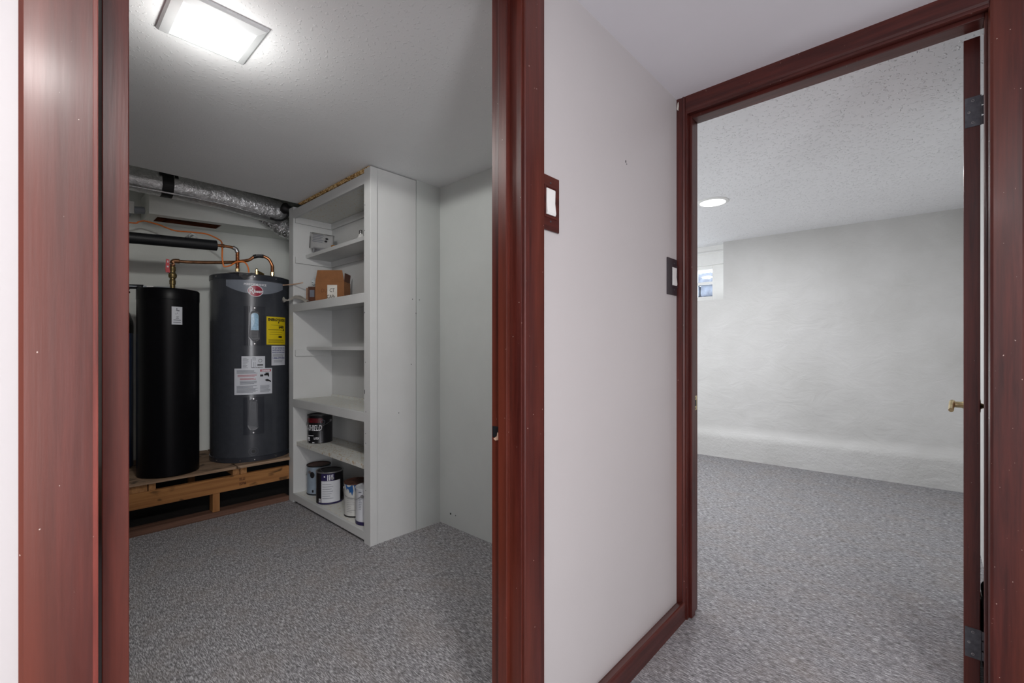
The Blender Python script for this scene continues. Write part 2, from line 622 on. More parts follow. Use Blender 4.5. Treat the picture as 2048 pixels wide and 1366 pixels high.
def rects_on(bm, rects, fn, sub=5):
    for x0, y0, x1, y1 in rects:
        for i in range(sub):
            a = x0 + (x1 - x0) * i / sub
            b = x0 + (x1 - x0) * (i + 1) / sub
            vs = [bm.verts.new(fn(*p)) for p in ((a, y0), (b, y0), (b, y1), (a, y1))]
            bm.faces.new(vs)


def copy_tree(o, parent=None):
    c = o.copy()
    COL.objects.link(c)
    W[c.name] = W[o.name].copy()
    if parent is not None:
        c.parent = parent
    for ch in list(o.children):
        copy_tree(ch, c)
    return c


def struct(name, bm, mat, parent=None, smooth=False):
    o = obj(name, bm, mat, parent, smooth)
    if parent is None:
        o['kind'] = 'structure'
    return o


# ------------------------------------------------------------------ floors, ceilings, walls
H = 2.12
bm = nb()
box(bm, -1.6, 1.925, -1.8, 3.39, -0.05, 0)
box(bm, 1.925, 4.95, -0.4, 3.3, -0.05, 0)
struct('floor', bm, 'carpet')
struct('floor', box(nb(), -1.6, 1.785, 3.39, 4.3, -0.06, -0.005), 'slab')

struct('ceiling', box(nb(), -1.6, 1.925, -1.8, 0.845, H, H + 0.1), 'hall_ceiling')
struct('ceiling', box(nb(), -1.6, 1.925, 0.845, 3.25, H, H + 0.1), 'util_ceiling')
struct('ceiling', box(nb(), -1.6, 1.925, 3.25, 4.3, 2.34, 2.44), 'recess_wall')
struct('ceiling', box(nb(), -1.6, 1.785, 3.24, 3.25, H + 0.1, 2.34), 'recess_wall')
struct('ceiling', box(nb(), 1.925, 5.08, -0.4, 3.3, 2.18, 2.28), 'room_ceiling')

# wall between hall and utility room (openings left of the white wall)
bm = nb()
box(bm, -1.6, 0.050, 0.75, 0.844, 0, H)
box(bm, 0.862, 1.925, 0.75, 0.844, 0, H)
box(bm, 0.050, 0.862, 0.75, 0.844, 2.07, H)
o = struct('wall_middle', bm, 'hall_wall')
bm = nb()          # nail hole and scuffs on the hall wall
box(bm, 1.384, 1.389, 0.7495, 0.7505, 1.733, 1.741)
box(bm, 1.392, 1.395, 0.7495, 0.7505, 1.728, 1.732)
obj('nail_hole', bm, 'ink_black', o)
# utility room right wall / partition
struct('wall_partition', box(nb(), 1.785, 1.925, 0.844, 4.3, 0, 2.44), 'util_wall')
# right door wall
bm = nb()
box(bm, 1.825, 1.925, -1.8, -0.155, 0, H)
box(bm, 1.825, 1.925, 0.73, 0.75, 0, H)
box(bm, 1.825, 1.925, -0.155, 0.73, 2.07, 2.18)
struct('wall_right', bm, 'hall_wall')
struct('wall_back', box(nb(), -1.7, 1.925, -1.9, -1.8, 0, H), 'hall_wall')
struct('wall_left', box(nb(), -1.7, -1.6, -1.8, 4.3, 0, 2.44), 'hall_wall')


def lumpy(name, mat, fn, nu, nv, amp, freq, direction, parent=None, thick=0.0):
    bm = nb()
    g = []
    for i in range(nu + 1):
        row = []
        for j in range(nv + 1):
            p = Vector(fn(i / nu, j / nv))
            d = noise.noise(p * freq) + 0.5 * noise.noise(p * freq * 2.3) + 0.25 * noise.noise(Vector((p.x, p.y, p.z * 2)) * freq * 5)
            row.append(bm.verts.new(p + Vector(direction) * d * amp))
        g.append(row)
    for i in range(nu):
        for j in range(nv):
            bm.faces.new((g[i][j], g[i + 1][j], g[i + 1][j + 1], g[i][j + 1]))
    bmesh.ops.recalc_face_normals(bm, faces=bm.faces)
    return struct(name, bm, mat, parent, True)


# rough foundation wall behind the tanks
o = lumpy('wall_foundation', 'recess_wall', lambda u, v: (-1.6 + 3.4 * u, 4.12, 2.36 * v), 110, 80, 0.012, 3.2, (0, 1, 0))

# right room: far wall slightly off square, rounded ledge at the foot, window recess
FA = lambda b: 4.851 - 0.0483 * (b + 0.211)        # plinth face
LEDGE = 0.032


def far_fn(u, v):
    b = -0.40 + 3.7 * u
    z = 2.2 * v
    a0 = FA(b)
    hz = 0.268 - 0.0159 * (b + 0.211) - 0.01
    t = min(max((z - (hz - 0.04)) / 0.12, 0), 1)
    t = t * t * (3 - 2 * t)
    return (a0 + LEDGE * t, b, z)


def far_wall():
    bm = nb()
    nu, nv = 150, 100
    ys = [-0.40 + 3.7 * i / nu for i in range(nu + 1)]
    # snap columns to the recess sides
    wb0, wb1, wz = 1.505, 2.45, 1.60
    for i in range(nu + 1):
        if abs(ys[i] - wb0) < 3.7 / nu / 2: ys[i] = wb0
        if abs(ys[i] - wb1) < 3.7 / nu / 2: ys[i] = wb1
    zs = [2.2 * j / nv for j in range(nv + 1)]
    for j in range(nv + 1):
        if abs(zs[j] - wz) < 2.2 / nv / 2: zs[j] = wz
    g = []
    for y in ys:
        row = []
        for z in zs:
            a, b, zz = far_fn((y + 0.40) / 3.7, z / 2.2)
            p = Vector((a, b, zz))
            low = z < 0.26
            d = noise.noise(p * 2.2) * 0.008 + noise.noise(Vector((p.x, p.y * 1.2, p.z * 1.3)) * 5.5) * 0.0042 + noise.noise(Vector((p.x, p.y + .6 * p.z, p.z - .5 * p.y)) * 15) * 0.0012
            if low:
                d = d * 0.5 + noise.noise(p * 30) * 0.0035
            k = 1.0
            if wb0 - .04 < y < wb1 + .04 and z > wz - .04: k = 0.3
            row.append(bm.verts.new((a + d * k, y, z)))
        g.append(row)
    for i in range(nu):
        for j in range(nv):
            if wb0 - 1e-6 <= ys[i] and ys[i + 1] <= wb1 + 1e-6 and zs[j] >= wz - 1e-6:
                continue
            bm.faces.new((g[i][j], g[i][j + 1], g[i + 1][j + 1], g[i + 1][j]))
    # reveal of the recess
    def strip(line):
        prev = None
        for v in line:
            w = bm.verts.new((5.06, v.co.y, v.co.z))
            if prev: bm.faces.new((prev[0], v, w, prev[1]))
            prev = (v, w)
    i0 = ys.index(wb0); i1 = ys.index(wb1); j0 = zs.index(wz)
    strip([g[i0][j] for j in range(j0, nv + 1)])
    strip([g[i1][j] for j in range(j0, nv + 1)])
    strip([g[i][j0] for i in range(i0, i1 + 1)])
    bmesh.ops.recalc_face_normals(bm, faces=bm.faces)
    return struct('wall_far', bm, 'room_wall', None, 50)


far_wall()
bm = nb()
box(bm, 5.0, 5.08, -0.4, 1.50, 0, 2.18)
box(bm, 5.0, 5.08, 2.46, 3.3, 0, 2.18)
box(bm, 5.0, 5.08, 1.50, 2.46, 0, 1.59)
struct('wall_outer', bm, 'stone')
lumpy('wall_room_side', 'room_wall', lambda u, v: (1.925 + 3.1 * u, -0.218, 2.2 * v), 60, 40, 0.003, 3.0, (0, 1, 0))
struct('wall_room_end', box(nb(), 1.925, 5.08, 3.3, 3.4, 0, 2.28), 'room_wall')

# window in the recess
w1 = thing('window_1', (4.96, 1.98, 1.60), kind='structure')
bxo('frame_stile', w1, 'frame_white', 4.94, 4.99, 1.505, 1.66, 1.60, 1.985, 0.003)
bxo('frame_stile', w1, 'frame_white', 4.94, 4.99, 2.36, 2.45, 1.60, 1.985, 0.003)
bxo('frame_rail', w1, 'frame_white', 4.94, 4.99, 1.66, 2.36, 1.60, 1.655, 0.003)
bxo('frame_rail', w1, 'frame_white', 4.94, 4.99, 1.66, 2.36, 1.945, 1.985, 0.003)
for y in (1.83, 2.01, 2.19):
    bxo('glazing_bar', w1, 'frame_white', 4.945, 4.975, y - 0.010, y + 0.010, 1.655, 1.945)
bxo('glazing_bar', w1, 'frame_white', 4.946, 4.974, 1.66, 2.36, 1.785, 1.812)
for z0, z1 in ((1.655, 1.785), (1.812, 1.945)):
    for y0, y1 in ((1.66, 1.82), (1.84, 2.0), (2.02, 2.18), (2.20, 2.36)):
        bxo('pane', w1, 'glass', 4.96, 4.963, y0, y1, z0, z1)
bm = nb()
box(bm, 4.90, 4.99, 1.505, 2.45, 1.985, 2.10)
box(bm, 4.885, 4.99, 1.505, 2.45, 2.10, 2.118)
box(bm, 4.90, 4.99, 1.505, 2.45, 2.118, 2.18)
obj('head_moulding', bm, 'frame_white', w1)
# window well wall outside: courses of stone
ww = thing('wall_outside', (5.75, 2.0, 1.3), kind='structure')
for k in range(5):
    for i in range(7):
        y = 0.9 + i * 0.34 + (0.17 if k % 2 else 0)
        obj('stone', box(nb(), 5.72 + random.uniform(-.02, .02), 5.9, y, y + 0.325, 1.3 + k * 0.15, 1.3 + k * 0.15 + 0.14, 0.02), 'stone', ww)

# ------------------------------------------------------------------ door frame 1 (utility room)
t1 = thing('trim_1', (0.45, 0.78, 0), kind='structure')


def casing_profile(u0, u1, y_face, y_wall):
    """flat casing with eased inner edge, as outline in (x, y)"""
    s = 1 if u1 > u0 else -1
    return [(u0, y_wall), (u0, y_face + 0.004), (u0 + s * 0.004, y_face), (u1 - s * 0.0035, y_face), (u1 - s * 0.001, y_face + 0.0015), (u1, y_face + 0.004), (u1, y_wall)]


obj('side_casing', prism(nb(), casing_profile(-0.005, 0.060, 0.735, 0.75), 0, 2.12), 'red_z', t1)
obj('side_casing', prism(nb(), casing_profile(0.927, 0.8455, 0.735, 0.75), 0, 2.12), 'red_z', t1)
bxo('head_casing', t1, 'red_x', 0.060, 0.846, 0.735, 0.75, 2.055, 2.12, 0.002)
bxo('side_jamb', t1, 'red_z', 0.0505, 0.058, 0.742, 0.844, 0, 2.06, 0.001)
bxo('side_jamb', t1, 'red_z', 0.840, 0.862, 0.742, 0.846, 0, 2.06, 0.001)
bxo('head_jamb', t1, 'red_x', 0.058, 0.840, 0.742, 0.844, 2.045, 2.06, 0.001)
bxo('door_stop', t1, 'red_z', 0.828, 0.841, 0.781, 0.812, 0, 2.046, 0.002)
bxo('door_stop', t1, 'red_z', 0.0575, 0.0635, 0.781, 0.812, 0, 2.046, 0.002)
bxo('door_stop', t1, 'red_x', 0.0635, 0.828, 0.781, 0.812, 2.033, 2.046, 0.002)
bxo('worn_edge', t1, 'worn_red', 0.0550, 0.0602, 0.7346, 0.738, 0, 2.055, 0.0008)
# splintered strike mortise
bm = nb()
prism(bm, [(0.812, 0.878), (0.824, 0.880), (0.826, 0.870), (0.838, 0.862), (0.832, 0.858), (0.815, 0.862)], 0.8378, 0.8402, 'x')
obj('splintered_wood', bm, 'raw_wood', t1)
bm = nb()
box(bm, 0.8385, 0.8402, 0.822, 0.842, 0.866, 0.895)
obj('strike_hole', bm, 'ink_black', t1)

# open door of the utility room: only its hinge edge is seen
d1 = thing('door_1', (0.09, 0.90, 0.0), kind='structure')
obj('door_leaf', box(nb(), 0.0738, 0.1038, 0.860, 1.62, 0.012, 2.035, 0.0015), 'door_red', d1)
for z in (0.20, 1.76):
    hg = bxo('hinge', d1, 'dark_hinge', 0.072, 0.101, 0.8575, 0.861, z, z + 0.09)
kn = obj('knob', lathe(nb(), 0, 0, [(0, 0), (0.026, 0.0), (0.026, 0.008), (0.010, 0.012), (0.010, 0.035), (0.024, 0.045), (0.027, 0.058), (0.018, 0.070), (0, 0.072)], 20), 'brass', d1, True)
kn.rotation_euler = (0, PI / 2, 0)
kn.location = Vector((0.1395, 1.56, 0.90)) - W[d1.name]

# ------------------------------------------------------------------ door frame 2 (right room)
t2 = thing('trim_2', (1.86, 0.30, 0), kind='structure')
prof = [(0.752, 1.825), (0.752, 1.812), (0.748, 1.810), (0.728, 1.812), (0.722, 1.808), (0.716, 1.811), (0.712, 1.818), (0.712, 1.825)]
obj('side_casing', prism(nb(), [(x, y) for y, x in prof], 0, 2.12), 'red_z', t2)
prof = [(-0.196, 1.825), (-0.196, 1.812), (-0.192, 1.81), (-0.139, 1.81), (-0.133, 1.813), (-0.130, 1.819), (-0.130, 1.825)]
obj('side_casing', prism(nb(), [(x, y) for y, x in prof], 0, 2.12), 'red_z', t2)
prof = [(1.825, 2.12), (1.810, 2.12), (1.810, 2.066), (1.813, 2.059), (1.818, 2.055), (1.825, 2.055)]
bm = nb()
prism(bm, prof, -0.130, 0.713, 'y')
obj('head_casing', bm, 'red_y', t2)
bxo('side_jamb', t2, 'red_z', 1.815, 1.927, 0.708, 0.730, 0, 2.058, 0.001)
bxo('side_jamb', t2, 'red_z', 1.815, 1.925, -0.155, -0.133, 0, 2.058, 0.001)
bxo('head_jamb', t2, 'red_y', 1.815, 1.927, -0.133, 0.708, 2.050, 2.070, 0.001)
bxo('door_stop', t2, 'red_z', 1.838, 1.872, 0.697, 0.709, 0, 2.05, 0.002)
bxo('door_stop', t2, 'red_z', 1.838, 1.872, -0.134, -0.1245, 0, 2.05, 0.002)
bxo('door_stop', t2, 'red_y', 1.838, 1.900, -0.125, 0.697, 2.036, 2.051, 0.002)
bm = nb()
prism(bm, [(0.7482, 2.080), (0.7445, 2.103), (0.7415, 2.108), (0.7405, 2.090), (0.7425, 2.072)], 1.8085, 1.8115, 'x')
obj('chipped_paint', bm, 'paper', t2)
sp = bxo('strike_plate', t2, 'brass', 1.889, 1.918, 0.7065, 0.7085, 0.842, 0.902, 0.0008)
bm = nb()
box(bm, 1.893, 1.909, 0.7058, 0.7070, 0.859, 0.885)
cyl(bm, (1.901, 0.7058, 0.893), (1.901, 0.707, 0.893), 0.003, 10)
cyl(bm, (1.901, 0.7058, 0.850), (1.901, 0.707, 0.850), 0.003, 10)
obj('latch_hole', bm, 'ink_black', sp)

# baseboard in the hall: ogee top over a plain face
bm = nb()
prof = [(0.75, 0.0), (0.7135, 0.0), (0.7135, 0.058), (0.7165, 0.066), (0.722, 0.069), (0.748, 0.060), (0.75, 0.056)]
prof = [(0.75, 0.0), (0.713, 0.0), (0.713, 0.066), (0.7165, 0.072), (0.7325, 0.077), (0.7395, 0.083), (0.742, 0.092), (0.7445, 0.062), (0.75, 0.058)]
prof = [(0.75, 0.0), (0.7135, 0.0), (0.7135, 0.064), (0.716, 0.0705), (0.721, 0.0715), (0.735, 0.064), (0.745, 0.0585), (0.75, 0.0575)]
prism(bm, prof, 0.927, 1.812, 'x')
struct('baseboard_middle', bm, 'red_x')
bm = nb()
prism(bm, [(x, z) for x, z in ((1.825, 0), (1.795, 0), (1.795, 0.064), (1.80, 0.071), (1.825, 0.06))], -1.8, -0.196, 'y')
struct('baseboard_right', bm, 'red_y')

# open door of the right room, hinged on its right jamb
d2 = thing('door_2', (1.94, -0.10, 0.0), kind='structure')
ANG = R(-3.2)
DX = Vector((math.cos(ANG), math.sin(ANG), 0))
DN = Vector((-math.sin(ANG), math.cos(ANG), 0))       # towards the left face
O2 = Vector((1.936, -0.0862, 0))                       # left face at the hinge edge


def dbox(bm, l0, l1, n0, n1, z0, z1, bev=0.0):
    b2 = box(nb(), l0, l1, n0, n1, z0, z1, bev)
    for v in b2.verts:
        p = O2 + DX * v.co.x + DN * v.co.y
        v.co = Vector((p.x, p.y, v.co.z))
    me = bpy.data.meshes.new('t')
    b2.to_mesh(me)
    b2.free()
    bm.from_mesh(me)
    bpy.data.meshes.remove(me)
    return bm


obj('door_leaf', dbox(nb(), 0.0, 0.76, -0.0355, 0.0, 0.012, 2.036, 0.0015), 'door_red', d2)
for z in (0.168, 1.768):
    hg = obj('hinge', dbox(nb(), -0.0022, 0.0, -0.038, -0.003, z, z + 0.090, 0.0006), 'dark_hinge', d2)
    bm = nb()
    for k in range(3):
        cyl(bm, (1.934, -0.1285, z + 0.002 + k * 0.030), (1.934, -0.1285, z + 0.026 + k * 0.030), 0.0042, 12)
    obj('barrel', bm, 'dark_hinge', hg)
    for y, dz in ((-0.106, 0.012), (-0.098, 0.045), (-0.106, 0.078)):
        s = lathe(nb(), 0, 0, [(0, 0.0011), (0.0018, 0.0011), (0.0020, 0.002), (0.0038, 0.002), (0.0042, 0)], 12)
        for v in s.verts:
            v.co = Vector((1.9342 - v.co.z, y + v.co.x, z + dz + v.co.y))
        obj('screw', s, 'steel', hg, True)
# lever handle: stem square to the door, lever drooping towards the camera
HL, HZ = 0.70, 0.866
base = O2 + DX * HL
hd = thing_handle = None
bm = nb()
b = lambda n, dl=0.0, dz=0.0: tuple(base + DN * n + DX * dl + Vector((0, 0, HZ + dz)))
tube(bm, [b(0.0), b(0.006), b(0.0065), b(0.014), b(0.028), b(0.042)], lambda t: (0.024 if t < 0.25 else 0.0165 if t < 0.5 else 0.0125 if t < .9 else 0.011), 18)
tube(bm, [b(0.041, 0.010, 0.008), b(0.042, -0.01, 0.002), b(0.043, -0.04, -0.010), b(0.043, -0.07, -0.018)], lambda t: 0.0105 - 0.002 * t, 14, 4)
obj('lever_handle', bm, 'brass', d2, 40)
bm = nb()
b = lambda n, dl=0.0, dz=0.0: tuple(base - DN * (0.0355 + n) + DX * dl + Vector((0, 0, HZ + dz)))
tube(bm, [b(0.0), b(0.006), b(0.0065), b(0.014), b(0.022), b(0.030)], lambda t: (0.026 if t < 0.25 else 0.0125 if t < 0.5 else 0.0085), 18)
obj('lever_handle', bm, 'brass_aged', d2, 40)

# ------------------------------------------------------------------ hall: switch plates
def switch_plate(name, x0, x1, z0, z1, rx0, rx1, rz0, rz1, label, mat, rmat):
    t = thing(name, ((x0 + x1) / 2, 0.75, z0), label, 'light switch', 'rocker light switches on the white hall wall')
    bm = nb()
    # raised plate with stepped frame
    yb = 0.75
    box(bm, x0, x1, 0.7445, yb, z0, z1, 0.0015)
    obj('cover_plate', bm, mat, t)
    bm = nb()
    fx0, fx1, fz0, fz1 = rx0 - 0.009, rx1 + 0.009, rz0 - 0.009, rz1 + 0.009
    w = 0.005
    box(bm, fx0, fx0 + w, 0.7425, 0.745, fz0, fz1, 0.0008)
    box(bm, fx1 - w, fx1, 0.7425, 0.745, fz0, fz1, 0.0008)
    box(bm, fx0 + w, fx1 - w, 0.7425, 0.745, fz0, fz0 + w, 0.0008)
    box(bm, fx0 + w, fx1 - w, 0.7425, 0.745, fz1 - w, fz1, 0.0008)
    obj('inner_frame', bm, mat, t)
    bm = nb()
    zc = (rz0 + rz1) / 2
    prism(bm, [(0.7445, rz0), (0.7415, rz0), (0.7395, rz0 + 0.006), (0.7428, zc), (0.7418, rz1 - 0.003), (0.7425, rz1), (0.7445, rz1)], rx0, rx1, 'x')
    obj('rocker', bm, 'white_plastic', t)
    for z in (fz0 - 0.008, fz1 + 0.008):
        s = lathe(nb(), 0, 0, [(0, 0.0015), (0.0026, 0.0012), (0.003, 0)], 10)
        for v in s.verts:
            v.co = Vector(((rx0 + rx1) / 2 + v.co.x, 0.7448 - v.co.z, z + v.co.y))
        obj('screw', s, 'dark_hinge', t)
    return t


M['plate_red'] = wood_red('mahogany_switch_plate', 'x', 0.95)
M['plate_dark'] = simple('dark_plum_switch_plate', (0.030, 0.020, 0.026, 1), 0.4)
switch_plate('light_switch', 0.929, 1.002, 1.418, 1.566, 0.944, 0.981, 1.460, 1.530,
             'red wooden switch plate tucked against the central door casing', 'plate_red', 'white_plastic')
switch_plate('light_switch', 1.714, 1.803, 1.315, 1.461, 1.757, 1.794, 1.354, 1.426,
             'dark plum switch plate in the corner beside the right doorway', 'plate_dark', 'white_plastic')

# ------------------------------------------------------------------ ceiling lights
def square_light(cx, cy, z, label, o_=0.125, i_=0.093):
    t = thing('ceiling_light', (cx, cy, z - 0.03), label, 'ceiling light')
    bm = nb()
    d = 0.022
    rings = []
    for h, zz in ((o_, z), (o_, z - 0.006), (o_ - 0.006, z - 0.012), (i_ + 0.004, z - d), (i_, z - d), (i_, z - d + 0.004)):
        rings.append([bm.verts.new((cx + sx * h, cy + sy * h, zz)) for sx, sy in ((-1, -1), (1, -1), (1, 1), (-1, 1))])
    for a, b2 in zip(rings, rings[1:]):
        for k in range(4):
            bm.faces.new((a[k], a[(k + 1) % 4], b2[(k + 1) % 4], b2[k]))
    bmesh.ops.recalc_face_normals(bm, faces=bm.faces)
    obj('frame', bm, 'light_rim', t)
    bm = nb()
    pts = []
    r = 0.012
    for qx, qy, a0 in ((1, 1, 0), (-1, 1, 90), (-1, -1, 180), (1, -1, 270)):
        for k in range(5):
            a = R(a0 + 22.5 * k)
            pts.append((cx + qx * (i_ - r) + r * math.cos(a), cy + qy * (i_ - r) + r * math.sin(a)))
    prism(bm, pts, z - d + 0.003, z - d - 0.001)
    obj('diffuser', bm, 'led', t)
    return t


square_light(0.405, 1.665, H, 'square flush LED light in the utility room ceiling')
square_light(-0.05, -0.86, H, 'square flush LED light in the hall ceiling', 0.2, 0.165)
square_light(-1.0, -0.3, H, 'square LED light added as unseen fill for the hall')


def can_light(cx, cy, z, label):
    t = thing('ceiling_light', (cx, cy, z - 0.02), label, 'ceiling light')
    obj('trim_ring', lathe(nb(), cx, cy, [(0.110, z), (0.109, z - 0.004), (0.098, z - 0.009), (0.088, z - 0.009), (0.088, z - 0.004)], 40), 'white_plastic', t, 40)
    obj('diffuser', lathe(nb(), cx, cy, [(0.0885, z - 0.004), (0.0885, z - 0.0085), (0.06, z - 0.012), (0, z - 0.013)], 40), 'led', t, 40)


can_light(3.43, 1.15, 2.18, 'round recessed ceiling light near the small basement window')
can_light(3.0, 2.4, 2.18, 'round recessed ceiling light deeper inside the white room')

# ------------------------------------------------------------------ bookcase
bc = thing('bookcase', (1.45, 2.83, 0), 'tall white painted built-in shelf unit with chipped front edges', 'bookcase')
X0, X1, YR, YL = 1.30, 1.602, 2.265, 3.40
bxo('side_panel', bc, 'shelf_paint', X0 + 0.004, X1, YR, YR + 0.022, 0.0, 2.115, 0.001)
bxo('side_panel', bc, 'shelf_paint', X0, X1, 3.325, YL, 0.0, 2.115, 0.0015)
bxo('back_panel', bc, 'shelf_paint', 1.585, X1, YR + 0.022, 3.325, 0.0, 2.115)
bxo('front_stile', bc, 'shelf_paint', X0 - 0.004, 1.338, YR - 0.006, 2.330, 0.0, 2.112, 0.002)
bxo('top_panel', bc, 'shelf_worn', X0 + 0.018, 1.585, YR + 0.022, 3.325, 2.045, 2.065)
bxo('header_board', bc, 'shelf_paint', X0, X0 + 0.018, 2.330, 3.325, 2.032, 2.092, 0.001)
bm = nb()
prism(bm, [(2.29, 2.093), (3.20, 2.100), (3.24, 2.118), (2.28, 2.118)], X0 - 0.002, X0 + 0.016, 'x')
obj('chipboard_strip', bm, 'osb', bc)


def shelf(x0, z0, z1, mat='shelf_paint', face=None):
    s = bxo('shelf', bc, mat, x0, 1.585, YR + 0.022, 3.325, z0, z1, 0.001)
    return s


shelf(1.388, 1.756, 1.781)
shelf(1.302, 1.388, 1.417)
shelf(1.394, 1.089, 1.112)
shelf(1.302, 0.700, 0.738, 'shelf_worn')
shelf(1.322, 0.405, 0.431, 'shelf_bare')
shelf(1.302, 0.030, 0.064, 'shelf_worn')
for z0, z1 in ((1.361, 1.4165), (0.684, 0.739), (0.017, 0.0655)):
    bxo('shelf_edge_board', bc, 'shelf_paint', X0 - 0.001, X0 + 0.018, 2.330, 3.325, z0, z1, 0.0015)
for z0, z1 in ((1.713, 1.756), (1.046, 1.089), (2.000, 2.044)):
    bxo('cleat', bc, 'shelf_paint', 1.312, 1.585, 3.311, 3.325, z0, z1, 0.001)
    bxo('cleat', bc, 'shelf_paint', 1.573, 1.585, YR + 0.022, 3.311, z0, z1, 0.001)
bxo('cleat', bc, 'shelf_worn', 1.560, 1.585, YR + 0.022, 3.28, 0.738, 0.756, 0.001)
# nail heads and chips
bm = nb()
for z in (1.905, 1.762, 1.02, 0.742, 0.565, 0.30, 0.62, 1.30):
    box(bm, X0 - 0.0048, X0 - 0.0035, 2.312 + 0.006 * math.sin(z * 40), 2.3155 + 0.006 * math.sin(z * 40), z, z + 0.005)
box(bm, X0 - 0.0048, X0 - 0.0035, 2.318, 2.3225, 0.845, 0.868)
obj('chip_marks', bm, 'ink_black', bc)
# plain partition board between the bookcase and the corner
struct('wall_board', box(nb(), X1 + 0.0035, 1.785, YR, YR + 0.02, 0, H), 'util_wall')
bm = nb()
for x, z in ((1.575, 1.393), (1.625, 1.393), (1.566, 1.002), (1.60, 1.31), (1.48, 0.72)):
    box(bm, x, x + 0.004, YR - 0.0007, YR + 0.0003, z, z + 0.006)
obj('nail_holes', bm, 'ink_black', bc)
bm = nb()
box(bm, 1.7843, 1.7853, 2.155, 2.166, 0.072, 0.082)
box(bm, 1.7843, 1.7853, 2.11, 2.116, 0.075, 0.080)
wp = bpy.data.objects['wall_partition']
obj('nail_holes', bm, 'ink_black', wp)

# ------------------------------------------------------------------ stand under the tanks
st = thing('tank_stand', (0.4, 3.7, 0), 'low pine lumber stand with plywood deck carrying the tanks', 'stand')
PX0 = -1.0
bxo('deck_board', st, 'plywood', PX0, 0.955, 3.375, 4.10, 0.297, 0.313)
obj('deck_board', prism(nb(), [(0.962, 3.372), (1.296, 3.372), (1.296, 3.404), (1.76, 3.404), (1.76, 4.10), (0.962, 4.10)], 0.297, 0.315), 'plywood', st)
bm = nb()
box(bm, PX0, 1.297, 3.388, 3.426, 0.157, 0.252, 0.003)
bm_ = obj('front_beam', bm, 'lumber_x', st)
bm = nb()
flat = lambda x, y: (0.985 + x, 3.3872, 0.166 + y)
for s, yy in (('IILLI', 0.050), ('ISPM', 0.018)):
    vs, fs = text_faces(s, 0.026, 0.0008)
    flat_to(bm, vs, fs, lambda x, y: (0.975 + x * 0.8, 3.3872, 0.162 + yy + y))
obj('stamp', bm, simple('brown_grade_stamp', srgb(92, 52, 26), 0.8), bm_)
bxo('rear_beam', st, 'lumber_x', PX0, 1.76, 4.03, 4.068, 0.157, 0.252, 0.003)
for x0, x1 in ((0.30, 0.492), (0.497, 0.532), (0.938, 0.978), (0.983, 1.022), (-0.3, -0.26), (-0.9, -0.86)):
    bxo('joist', st, 'lumber_y', x0, x1, 3.392, 4.07, 0.2525, 0.2965, 0.002)
for x0 in (0.824, -0.12):
    bxo('post', st, 'lumber_z', x0, x0 + 0.040, 3.394, 3.470, 0.036, 0.157, 0.002)
for x0 in (0.824, -0.12, 1.60):
    bxo('post', st, 'lumber_z', x0, x0 + 0.040, 4.030, 4.068, -0.004, 0.157, 0.002)
bxo('sill_plate', st, 'plate_wood', PX0, 1.297, 3.392, 3.480, -0.004, 0.034, 0.003)

struct('gap_shade_slab', box(nb(), -1.6, 1.785, 4.072, 4.10, 0.0, 0.292), 'gap_shade')  # dark slab added so the gap under the deck reads as shade

# ------------------------------------------------------------------ black tank
BX, BY, BR = 0.621, 3.545, 0.160
bt = thing('storage_tank', (BX, BY, 0.3145), 'slim matte black cylindrical tank with small white sticker', 'tank')
obj('tank_body', lathe(nb(), BX, BY, [(0, 0.3145), (BR - .006, 0.3145), (BR, 0.320), (BR, 1.401), (0, 1.401)], 64), 'black_tank', bt, 40)
obj('tank_cap', lathe(nb(), BX, BY, [(BR - .002, 1.4005), (BR + 0.0015, 1.402), (BR + 0.0015, 1.462), (BR - 0.004, 1.470), (BR - 0.02, 1.473), (0, 1.475)], 64), 'black_tank', bt, 40)
lb = obj('sticker', cyl_patch(nb(), BX, BY, BR, -95, -75.5, 1.247, 1.357, 0.0008), 'label_white', bt)
fn = on_cyl(BX, BY, BR, -95, 1.247, 0.0012)
bm = nb()
sw = R(19.5) * BR
bm2 = [(sw * .42, .092, sw * .52, .101), (sw * .40, .085, sw * .52, .091), (sw * .52, .083, sw * .72, .089), (sw * .36, .062, sw * .42, .069), (sw * .50, .066, sw * .54, .074),
       (sw * .40, .048, sw * .66, .0505), (sw * .42, .043, sw * .62, .0455), (sw * .38, .037, sw * .66, .040), (sw * .16, .026, sw * .86, .030), (sw * .14, .012, sw * .86, .016)]
rects_on(bm, bm2, fn, 2)
obj('printed_text', bm, 'ink_grey', lb)

# ------------------------------------------------------------------ water heater
HX, HYY, HR = 1.139, 3.678, 0.257
wh = thing('water_heater', (HX, HYY, 0.3155), 'large charcoal electric water heater with yellow and white stickers', 'water heater')
obj('tank_body', lathe(nb(), HX, HYY, [(0, 0.3160), (HR, 0.317), (HR, 1.590), (0, 1.590)], 96), 'heater', wh, 40)
obj('base_ring', lathe(nb(), HX, HYY, [(HR - .01, 0.3156), (HR + 0.0045, 0.3156), (HR + 0.005, 0.346), (HR + 0.001, 0.349), (HR - .01, 0.349)], 96), 'heater_rim', wh, 40)
obj('top_cap', lathe(nb(), HX, HYY, [(HR - .01, 1.581), (HR + 0.0045, 1.581), (HR + 0.0055, 1.590), (HR + 0.0045, 1.612), (HR - 0.002, 1.6175), (HR - 0.03, 1.6185), (0, 1.6205)], 96), 'heater_rim', wh, 40)
for t in (-160, -122, -103, -72):
    for z, q in ((1.598, 0.0058), (0.330, 0.0048)):
        cx_, cy_ = HX + (HR + q) * math.cos(R(t)), HYY + (HR + q) * math.sin(R(t))
        obj('screw', cyl(nb(), (cx_, cy_, z), (cx_ + 0.0022 * math.cos(R(t)), cy_ + 0.0022 * math.sin(R(t)), z), 0.0038, 10), 'chrome', wh)
